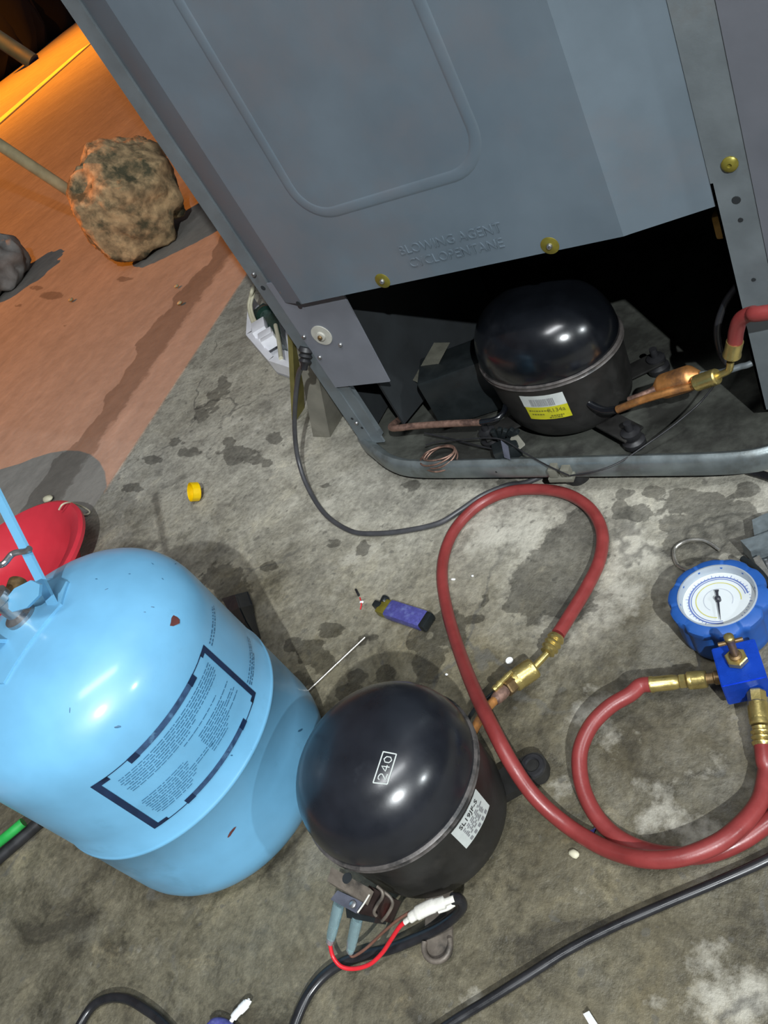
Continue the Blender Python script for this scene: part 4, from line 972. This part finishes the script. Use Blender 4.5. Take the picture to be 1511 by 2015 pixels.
e2_ = P(862, 1862, .010); f2 = ear(V(e2_.x, e2_.y, 0), e2_ - V(-0.376, 0.166, .010), 0.045, 0.0115, 0.007, 0.010, M['bracket'])
bm = bmesh.new()
dd_ = (e2_ - V(-0.376, 0.166, .010)).normalized(); dd_.z = 0; nn_ = V(-dd_.y, dd_.x, 0)
lip = [V(e2_.x, e2_.y, .012) + (nn_*math.cos(a_) + dd_*math.sin(a_))*0.0112 for a_ in [math.pi*k/10 for k in range(-1, 12)]]
sweep(bm, lip, 0.0022, 10); obj('foot_lip', bm, M['bracket'], LC)
lathe('grommet', solid([(0.008, 0), (0.009, 0.002), (0.009, 0.006)]), M['rubber'], LC, 20, Matrix.Translation((e2_.x, e2_.y, 0)))
for u, v in ((668, 1540), (720, 1390)):
    e_ = P(u, v, .01); ear(V(e_.x, e_.y, 0), e_ - V(-0.376, 0.166, .01), 0.03, 0.011, 0.007, 0.011, M['blackbody'])
    lathe('grommet', solid([(0.008, 0), (0.009, 0.002), (0.009, 0.006)]), M['rubber'], LC, 20, Matrix.Translation((e_.x, e_.y, 0)))
# process tube with access valve
k0 = V(-0.345, 0.222, 0.045)
tube('process_tube', [V(-0.356, 0.205, 0.05), P(948, 1408, .040), P(960, 1392, .036), P(975, 1376, .032), P(984, 1366, .029)], 0.0040, M['copper'], LC, n=6)
m0, m1, m2 = P(972, 1380, .032), P(1000, 1350, .026), P(1012, 1340, .024)
lathe('valve_stub', solid([(0.0045, 0), (0.0055, 0.004), (0.0062, 0.010), (0.0060, 0.016)]), M['copper_old'], LC, 20, axis(m0, m1))
hexnut(LC, P(994, 1356, .027), P(1010, 1342, .0235), 0.0085, M['brass_old'], 'access_valve_hex')
s0, s1 = P(971, 1358, .036), P(1001, 1327, .034)
lathe('schrader_core', solid([(0.0028, 0), (0.0033, 0.003), (0.0025, 0.005), (0.0035, 0.008), (0.0024, 0.011), (0.0028, 0.018), (0.0020, 0.024)]), M['brass'], LC, 16, axis(s0, s1))
tube('stub_tube', [V(-0.372, 0.222, 0.040), P(936, 1392, .030), P(956, 1376, .027), P(972, 1362, .030)], 0.0018, M['dkplastic'], LC, n=5)
# terminal bracket, relay, overload, wires
def bq(u, v, z): return P(u, v, z)
bm = bmesh.new()
prism_into(bm, [P(652, 1706, .085), P(728, 1748, .078), P(716, 1775, .070), P(644, 1734, .077)], V(0.004, -0.002, -0.012)*0.35)
obj('terminal_bracket', bm, M['bracket'], LC, angle=35)
p_ = P(683, 1728, .0822)
lathe('bracket_hole', [(0, 0), (0.0042, 0), (0.004, 0.0006), (0, 0.0006)], M['cavity'], LC, 14, Matrix.Translation(p_))
prism('relay_cover', [P(664, 1752, .072), P(716, 1776, .066), P(700, 1797, .060), P(650, 1770, .066)], (0, 0.002, -0.012), M['relaygrey'], LC)
lathe('rivet', solid([(0.0028, 0), (0.0028, 0.0012), (0.0014, 0.0018)]), M['steel'], LC, 14, Matrix.Translation(P(695, 1780, .067)))
prism('overload_protector', [P(726, 1742, .074), P(760, 1762, .068), P(742, 1806, .056), P(700, 1796, .060)], (0, 0.003, -0.022), M['relay'], LC)
prism('relay_base', [P(680, 1786, .058), P(740, 1800, .055), P(736, 1816, .050), P(682, 1806, .052)], (0, 0.004, -0.016), M['dkplastic'], LC)
tube('cover_edge', [P(727, 1760, .0735), P(716, 1778, .069), P(704, 1795, .064)], 0.0007, M['tape'], LC, n=4, segs=8)
tube('wire_clip', [P(742, 1744, .080), P(752, 1754, .078), P(752, 1766, .075), P(744, 1778, .071), P(736, 1794, .066), P(740, 1802, .062)], 0.0013, M['bracket'], LC, n=5, segs=8)
tube('wire_clip', [P(752, 1752, .074), P(768, 1766, .070), P(772, 1780, .066), P(762, 1800, .058), P(752, 1812, .050)], 0.0013, M['bracket'], LC, n=5, segs=8)
def sleeve(p0, p1, nm='clear_sleeve'):
    p0, p1 = Vector(p0), Vector(p1); L = (p1-p0).length
    lathe(nm, solid([(0.0052, 0), (0.0055, L*.1), (0.0050, L*.5), (0.0048, L*.75), (0.0036, L*.97), (0.003, L)]), M['clearsleeve'], LC, 18, axis(p0, p1), 1.0, 0.75)
    lathe('spade_terminal', solid([(0.0028, 0), (0.0030, L*.4), (0.0018, L*.5), (0.0022, L*.8)]), M['steel'], LC, 12, axis(p0 + (p1-p0)*.05, p1), 1.0, 0.5)
sleeve(P(667, 1778, .052), P(648, 1856, .026)); sleeve(P(703, 1806, .050), P(688, 1874, .024))
tube('red_wire', [P(650, 1848, .028), P(650, 1862, .024), P(656, 1884, .018), P(672, 1902, .014), P(698, 1906, .012), P(728, 1897, .014), P(752, 1875, .020), P(770, 1848, .030), P(786, 1824, .038), P(800, 1812, .042)], 0.0017, M['redwire'], LC, n=8, segs=10)
tube('brown_wire', [P(688, 1872, .024), P(694, 1882, .020), P(720, 1866, .022), P(752, 1836, .030), P(780, 1812, .040), P(806, 1795, .044)], 0.0012, M['brownwire'], LC, n=8, segs=10)
tube('white_tape', [P(796, 1815, .042), P(816, 1800, .046), P(845, 1785, .048), P(872, 1776, .048), P(893, 1768, .047)], [0.0022]*6 + [0.0042]*6 + [0.0054]*12 + [0.0048]*8 + [0.0026]*9, M['tape'], LC, n=10, segs=14, flat=0.7)
tube('white_tape', [P(862, 1792, .044), P(880, 1786, .043), P(893, 1778, .042)], 0.0022, M['tape'], LC, n=5, segs=10)
tube('supply_cord', [P(890, 1768, .046), P(905, 1770, .040), P(910, 1784, .032), P(895, 1802, .022), P(862, 1826, .014), P(820, 1846, .009), P(770, 1866, .0065), P(715, 1880, .006), P(672, 1896, .006), P(635, 1922, .006), P(605, 1960, .006), P(582, 2010, .006), P(560, 2080, .006), P(540, 2180, .006)], 0.0046, M['cable'], LC, n=8, segs=12, flat=0.8)

# ------------------------------------------------------------------ small things on the floor
t_ = tube('power_cable', [P(1640, 1610, .005), P(1560, 1662, .005), P(1500, 1696, .005), P(1410, 1736, .005), P(1310, 1778, .005), P(1210, 1822, .005), P(1120, 1868, .005), P(1040, 1918, .005), P(960, 1968, .005), P(880, 2018, .005), P(780, 2090, .005)], 0.0036, M['cable'], n=8, segs=12, flat=0.85)
tag(t_, 'black cable running diagonally below the red hose loop', 'cable')
t_ = tube('power_cable', [P(120, 2090, .005), P(160, 2012, .005), P(185, 1978, .005), P(215, 1964, .006), P(250, 1966, .006), P(285, 1985, .006), P(320, 2012, .005), P(380, 2080, .005)], 0.0042, M['cable'], n=8, segs=12)
tag(t_, 'short arch of black cable below the blue cylinder at the photo bottom', 'cable')
# blue wrapped wire end with white tip
WE = empty('taped_wire_end', tuple(P(455, 2005)), 'white taped wire end with blue insulation at the photo bottom', 'wire')
tube('tape_wrap', [P(452, 2014, .006), P(464, 1996, .006), P(478, 1982, .006), P(487, 1972, .006), P(490, 1965, .006)], [0.0020]*6 + [0.0036]*10 + [0.0042]*12 + [0.0034]*8 + [0.0012]*5, M['paper'], WE, n=10, segs=12, flat=0.6)
tube('blue_insulation', [P(414, 2022, .006), P(424, 2014, .007), P(444, 2018, .006), P(470, 2040, .005)], 0.0045, M['purple'], WE, n=6)
# yellow bottle cap
c_ = P(393, 981, 0.0)
YC = lathe('bottle_cap', [(0.0, 0.0), (0.0132, 0.0), (0.0150, 0.0015), (0.0152, 0.0135), (0.0142, 0.0138), (0.0138, 0.003), (0, 0.0026)], M['yellow'], None, 48,
     Matrix.Translation((c_.x, c_.y, 0.0158)) @ Matrix.Rotation(math.radians(-28), 4, 'Y') @ Matrix.Rotation(math.radians(42), 4, 'X') @ Matrix.Translation((0, 0, -0.008)), mod=lambda a, z: 1 + (0.012*math.cos(36*a) if 0.001 < z < 0.0136 else 0))
tag(YC, 'yellow plastic bottle cap tipped open on the concrete', 'bottle cap')
# lighter
l0, l1 = P(742, 1192, .006), P(846, 1226, .006); LI = empty('cigarette_lighter', tuple(P(795, 1212)), 'violet wrapped disposable lighter lying inside the hose loop', 'lighter')
ld = (l1-l0).normalized(); LL = (l1-l0).length; ln_ = V(-ld.y, ld.x, 0)
def lbox(a_, b_, wd, h, mt, nm, zc=0.0065, bev=0.002):
    c = l0 + ld*(a_+b_)/2; Mx = Matrix(((ld.x, ln_.x, 0, c.x), (ld.y, ln_.y, 0, c.y), (0, 0, 1, zc), (0, 0, 0, 1)))
    return box(nm, (b_-a_, wd, h), Mx, mt, LI, bev)
lbox(0.018, LL-0.006, 0.0215, 0.012, M['purple'], 'body', bev=0.004)
lbox(LL-0.009, LL, 0.0205, 0.0115, M['dkplastic'], 'base_cap', bev=0.003)
lbox(0.006, 0.019, 0.019, 0.0105, M['olive'], 'metal_hood', bev=0.002)
lbox(-0.003, 0.010, 0.008, 0.011, M['dkplastic'], 'fork', bev=0.002)
sc_ = l0 + ld*0.008 + ln_*0.008
lathe('spark_wheel', solid([(0.0042, -0.004), (0.0048, -0.003), (0.0048, 0.003), (0.0042, 0.004)]), M['dkplastic'], LI, 20, Matrix.Translation((sc_.x, sc_.y, 0.009)) @ Matrix.Rotation(math.pi/2, 4, 'X'))
# welding rod
t_ = tube('metal_rod', [P(718, 1254, .003), P(612, 1354, .003), P(590, 1375, .003)], 0.0012, M['wiresteel'], spline=False, segs=8); tag(t_, 'thin bare metal rod lying behind the blue cylinder', 'rod')
# burst indicator: small red and white lamp bit
LB = empty('indicator_lamp', tuple(P(712, 1185)), 'tiny red and white neon lamp bit near the lighter', 'lamp')
tube('red_lead', [P(709, 1199, .002), P(711, 1188, .003), P(708, 1176, .002)], 0.0008, M['redwire'], LB, n=4, segs=6)
lathe('glass_bead', solid([(0.0008, 0), (0.0016, 0.001), (0.0016, 0.004), (0.0006, 0.005)]), M['white'], LB, 10, axis(P(708, 1185, .003), P(720, 1184, .003)))
tube('black_lead', [P(706, 1172, .002), P(703, 1166, .003), P(700, 1160, .002)], 0.0014, M['cable'], LB, n=4, segs=6)
# black torn plastic behind cylinder
bm = bmesh.new()
gp_ = [[(436, 1178, 0.002), (462, 1170, 0.018), (485, 1164, 0.010)], [(452, 1206, 0.012), (470, 1196, 0.030), (494, 1190, 0.008)], [(474, 1240, 0.010), (482, 1222, 0.026), (500, 1222, 0.006)], [(496, 1262, 0.003), (500, 1252, 0.012), (510, 1256, 0.003)]]
gv = [[bm.verts.new(P(*q_)) for q_ in row] for row in gp_]
for a_, b_ in zip(gv, gv[1:]):
    for k in range(2): bm.faces.new((a_[k], a_[k+1], b_[k+1], b_[k]))
r = bmesh.ops.extrude_face_region(bm, geom=list(bm.faces))
for v in [e for e in r['geom'] if isinstance(e, bmesh.types.BMVert)]: v.co += V(0.001, 0.001, -0.0015)
for v in bm.verts: v.co.z = max(v.co.z, 0.0005)
tag(obj('plastic_scrap', bm, M['blacksheet'], angle=10), 'crumpled black plastic scrap behind the blue cylinder', 'plastic scrap')
# small chips
t_ = lathe('white_disc', solid([(0.0036, 0), (0.0038, 0.0006), (0.0038, 0.0016), (0.0034, 0.002)]), M['paper'], None, 20, Matrix.Translation(P(1003, 1301, 0))); tag(t_, 'small round white plastic disc beside the brass hose fitting', 'disc')
def pebble(u, v, s, mt, nm, label, cat, group=None, sq=(1, .8, .5)):
    bm = bmesh.new(); r = bmesh.ops.create_icosphere(bm, subdivisions=2, radius=s)
    c = P(u, v)
    for vv in bm.verts:
        k = random.uniform(0.85, 1.12); vv.co = V(vv.co.x*sq[0]*k, vv.co.y*sq[1]*k, vv.co.z*sq[2]*k + s*sq[2]*0.9) + c
    return tag(obj(nm, bm, mt, angle=180), label, cat, group)
pebble(1131, 1682, 0.0044, M['cream'], 'pebble', 'pale pebble below the outer red hose', 'pebble')
pebble(892, 1141, 0.0022, M['paper'], 'white_crumb', 'elongated white crumb close to the left side of the big hose loop', 'crumb', None, (1.5, .7, .5))
pebble(930, 1134, 0.0018, M['paper'], 'white_crumb', 'tiny roundish white crumb further inside the big hose loop', 'crumb')
pebble(879, 1328, 0.0018, M['paper'], 'white_crumb', 'tiny white crumb between rod and brass fitting', 'crumb')
for (u, v, s, lb_) in ((141, 592, .010, 'small lit pebble on the orange pavement near the small stone'), (348, 565, .007, 'small pale pebble on the orange pavement near the slab edge'), (355, 598, .008, 'tan pebble on the orange pavement beside the dark stain')):
    pebble(u, v, s, M['pole'], 'pebble', lb_, 'pebble')
# scraps at the bottom right
prism('p', [P(1148, 1996, .001), P(1160, 1990, .004), P(1178, 2018, .003), P(1168, 2030, .001)], (0, 0, 0.0012), M['paper'])
o_ = bpy.data.objects['p']; o_.name = 'paper_scrap'; tag(o_, 'torn white paper scrap at the bottom edge right of centre', 'paper')
prism('p', [P(1150, 1640, .0005), P(1172, 1630, .003), P(1168, 1642, .003), P(1156, 1648, .0005)], (0, 0, 0.0008), M['purple'])
o_ = bpy.data.objects['p']; o_.name = 'plastic_chip'; tag(o_, 'blue plastic chip between the two red hoses', 'chip')
# green wire and black stick left of cylinder
t_ = tube('green_wire', [P(46, 1618, .022), P(20, 1640, .0225), P(-20, 1672, .0225), P(-90, 1730, .023), P(-170, 1800, .023)], 0.0058, M['green'], n=6, segs=12); tag(t_, 'green cable end poking out left of the blue cylinder', 'cable')
t_ = tube('black_stick', [P(78, 1618, .008), P(30, 1660, .008), P(-30, 1712, .008), P(-140, 1810, .008)], 0.0075, M['rubber'], n=6, segs=12); tag(t_, 'black rod under the green cable left of the blue cylinder', 'rod')
# red basin behind the cylinder
BX, BY = -1.265, 0.325
BA = empty('red_basin', (BX, BY, 0), 'red oval plastic basin behind the blue cylinder', 'basin')
bth = math.radians(20)
MB_ = Matrix.Translation((BX, BY, 0)) @ Matrix.Rotation(bth, 4, 'Z')
lathe('bowl', [(0, 0.004), (0.095, 0.004), (0.115, 0.020), (0.140, 0.058), (0.160, 0.064), (0.166, 0.061), (0.166, 0.055), (0.142, 0.050), (0.120, 0.010), (0.105, 0.0), (0, 0.0)], M['redplastic'], BA, 64, MB_, 1.03, 1.0)
t_ = tube('cream_string', [P(116, 1003, .070), P(124, 992, .074), P(140, 989, .060), P(160, 996, .02), P(176, 1006, .004), P(172, 1012, .003), P(160, 1013, .003)], 0.0016, M['cream'], n=6, segs=8); tag(t_, 'cream string hanging over the red basin rim', 'string')
pebble(97, 985, 0.011, M['cream'], 'shell_piece', 'pale pink shell piece just behind the red basin', 'shell', None, (1.3, .8, .5))

# ------------------------------------------------------------------ tool at the right edge
TL = empty('flaring_tool', tuple(P(1490, 1090)), 'grey steel clamp tool half out of frame behind the blue gauge', 'tool')
prism('clamp_head', [P(1485, 1042, .004), P(1511, 1030, .004), P(1560, 1020, .004), P(1560, 1068, .004), P(1490, 1078, .004)], (0, 0, .014), M['toolsteel'], TL)
prism('jaw_bar', [P(1464, 1088, .006), P(1492, 1080, .006), P(1575, 1050, .006), P(1580, 1078, .006), P(1494, 1106, .006), P(1484, 1110, .006)], (0, 0, .018), M['toolsteel'], TL)
tube('black_lever', [P(1460, 1099, .022), P(1480, 1112, .022), P(1502, 1134, .022), P(1528, 1176, .018), P(1556, 1226, .012)], 0.0028, M['dkplastic'], TL, n=6)
prism('handle_bar', [P(1486, 1112, .012), P(1498, 1106, .012), P(1530, 1160, .010), P(1560, 1220, .010), P(1540, 1222, .010), P(1512, 1166, .010)], (0, 0, .010), M['wiresteel'], TL)
for k in range(5):
    c = P(1500 + 9*k, 1106 - 3*k + 6, 0.014)
    box('thread_tooth', (0.0026, 0.006, 0.006), Matrix.Translation(c) @ Matrix.Rotation(0.4, 4, 'Z'), M['steel'], TL, 0.0005)
prism('thread_block', [P(1500, 1112, .004), P(1560, 1090, .004), P(1600, 1180, .004), P(1545, 1190, .004)], (0, 0, .008), M['dkplastic'], TL)

# ------------------------------------------------------------------ beside the refrigerator: leaning boards and a white lamp housing
prism('p', [V(-0.832, 0.672, 0), V(-0.795, 0.668, 0), V(-0.700, 0.668, 0.20), V(-0.688, 0.668, 0.235), V(-0.712, 0.672, 0.235)], (0.0, 0.26, 0), M['board'])
o_ = bpy.data.objects['p']; o_.name = 'leaning_board'; tag(o_, 'grey weathered board leaning on the left side of the refrigerator', 'board')
prism('p', [V(-0.905, 0.716, 0), V(-0.893, 0.712, 0), V(-0.715, 0.712, 0.262), V(-0.727, 0.716, 0.262)], (0.0, 0.03, 0), M['boardedge'])
o_ = bpy.data.objects['p']; o_.name = 'leaning_board'; tag(o_, 'thin olive yellow board leaning between grey board and white housing', 'board')
WH = empty('lamp_housing', (-1.07, 0.95, 0), 'open white plastic lamp housing with wiring on the floor left of the refrigerator', 'lamp housing')
c0, c1, c2, c3 = P(486, 660, .03), P(534, 716, .03), P(572, 735, .03), P(575, 640, .03)
hp = [P(490, 592, .03), P(486, 662, .03), P(530, 713, .03), P(575, 728, .03), P(590, 640, .03), P(560, 590, .03)]
def wall(bm, a_, b_, z0, z1, th):
    d = (b_-a_); d.z = 0; d.normalize(); n_ = V(-d.y, d.x, 0)*th
    prism_into(bm, [V(a_.x, a_.y, z0), V(b_.x, b_.y, z0), V(b_.x, b_.y, z0)+n_, V(a_.x, a_.y, z0)+n_], (0, 0, z1-z0))
bm = bmesh.new()
for a_, b_ in zip(hp[:3], hp[1:4]): wall(bm, a_, b_, 0.004, 0.034, 0.012)
prism_into(bm, [V(p.x, p.y, 0.003) for p in hp], (0, 0, 0.005))
obj('housing_shell', bm, M['white'], WH, angle=35)
def rel(u, v, z): return P(u, v, z)
prism('circuit_board', [P(508, 628, .012), P(540, 682, .012), P(566, 690, .012), P(556, 625, .012), P(528, 612, .012)], (0, 0, .02), M['pcb'], WH)
for (u, v, s) in ((513, 648, .045), (526, 664, .026), (531, 672, .018)):
    box('white_connector', (s, 0.028, 0.022), Matrix.Translation(P(u, v, .035)) @ Matrix.Rotation(-0.9, 4, 'Z'), M['white'], WH, 0.002)
tube('cream_wire', [P(500, 640, .03), P(492, 618, .04), P(490, 600, .05), P(493, 585, .06), P(497, 570, .07), P(505, 556, .05)], 0.004, M['cream'], WH, n=6)
tube('cream_wire', [P(505, 638, .03), P(497, 618, .04), P(494, 600, .05), P(498, 582, .06), P(501, 572, .06)], 0.003, M['cream'], WH, n=6)
tube('chrome_strip', [P(542, 640, .036), P(548, 668, .036), P(553, 705, .036)], 0.004, M['cream'], WH, n=5)
lathe('bulb_holder', solid([(0.018, 0), (0.021, 0.004), (0.021, 0.02), (0.014, 0.028)]), M['pcb'], WH, 20, axis(P(525, 620, .02), P(530, 640, .05)))

# ------------------------------------------------------------------ rocks and pole in the yard
def rock(name, c, rad, sx, sy, sz, seed, mt, parent=None, sub=4, rough=0.16):
    rnd = random.Random(seed)
    lobes = [(V(rnd.uniform(-1, 1), rnd.uniform(-1, 1), rnd.uniform(-1, 1)).normalized(), rnd.uniform(-1, 1), rnd.uniform(2, 5)) for _ in range(26)]
    cuts = [(V(rnd.uniform(-1, 1), rnd.uniform(-1, 1), rnd.uniform(-0.6, 1)).normalized(), rnd.uniform(0.80, 0.94)) for _ in range(12)]
    bm = bmesh.new(); bmesh.ops.create_icosphere(bm, subdivisions=sub, radius=1.0)
    for v in bm.verts:
        d = v.co.normalized(); k = 1.0
        for L, a_, fr in lobes: k += rough*0.16*a_*math.sin(fr*3*d.dot(L) + a_*7)
        p = d*k
        for L, h in cuts:
            o_ = p.dot(L)
            if o_ > h: p -= L*(o_-h)*0.8
        p += d*rnd.uniform(-0.026, 0.026)
        v.co = V(c[0] + p.x*rad*sx, c[1] + p.y*rad*sy, max(0.0, c[2] + p.z*rad*sz))
    return obj(name, bm, mt, parent, angle=180)
RK = empty('concrete_weight', (-2.02, 1.59, 0), 'big rough concrete lump with a pole stuck in it on orange pavement', 'concrete weight')
rock('concrete_lump', (-2.02, 1.59, 0.150), 0.178, 1.0, 1.0, 0.93, 3, M['rock'], RK, 5, 0.22)
pb = P(147, 383, 0.222); pe = pb + V(-0.034, -0.082, 0.23)*4.5
pd = (pe-pb).normalized()
tube('pole', [pb - pd*-0.02 + pd*-0.10, pe], 0.0165, M['pole'], RK, spline=False, segs=14)
tag(rock('stone', (-2.965, 1.64, 0.080), 0.147, 1.0, 0.95, 0.85, 11, M['greystone'], None, 4, 0.35), 'small grey stone at the left edge on the orange pavement', 'stone')
# unseen added drum outside the frame: put in to cast the round shadow at the left edge
DX, DY = -2.50, 0.185
DR = empty('oil_drum', (DX, DY, 0), 'rusty oil drum standing outside left of the frame', 'drum')
lathe('drum_body', solid([(0.288, 0), (0.294, 0.01), (0.288, 0.02), (0.288, 0.29), (0.297, 0.30), (0.288, 0.31), (0.288, 0.58), (0.297, 0.59), (0.288, 0.60), (0.288, 0.865), (0.294, 0.875), (0.28, 0.88)]), M['drum'], DR, 40, Matrix.Translation((DX, DY, 0)))
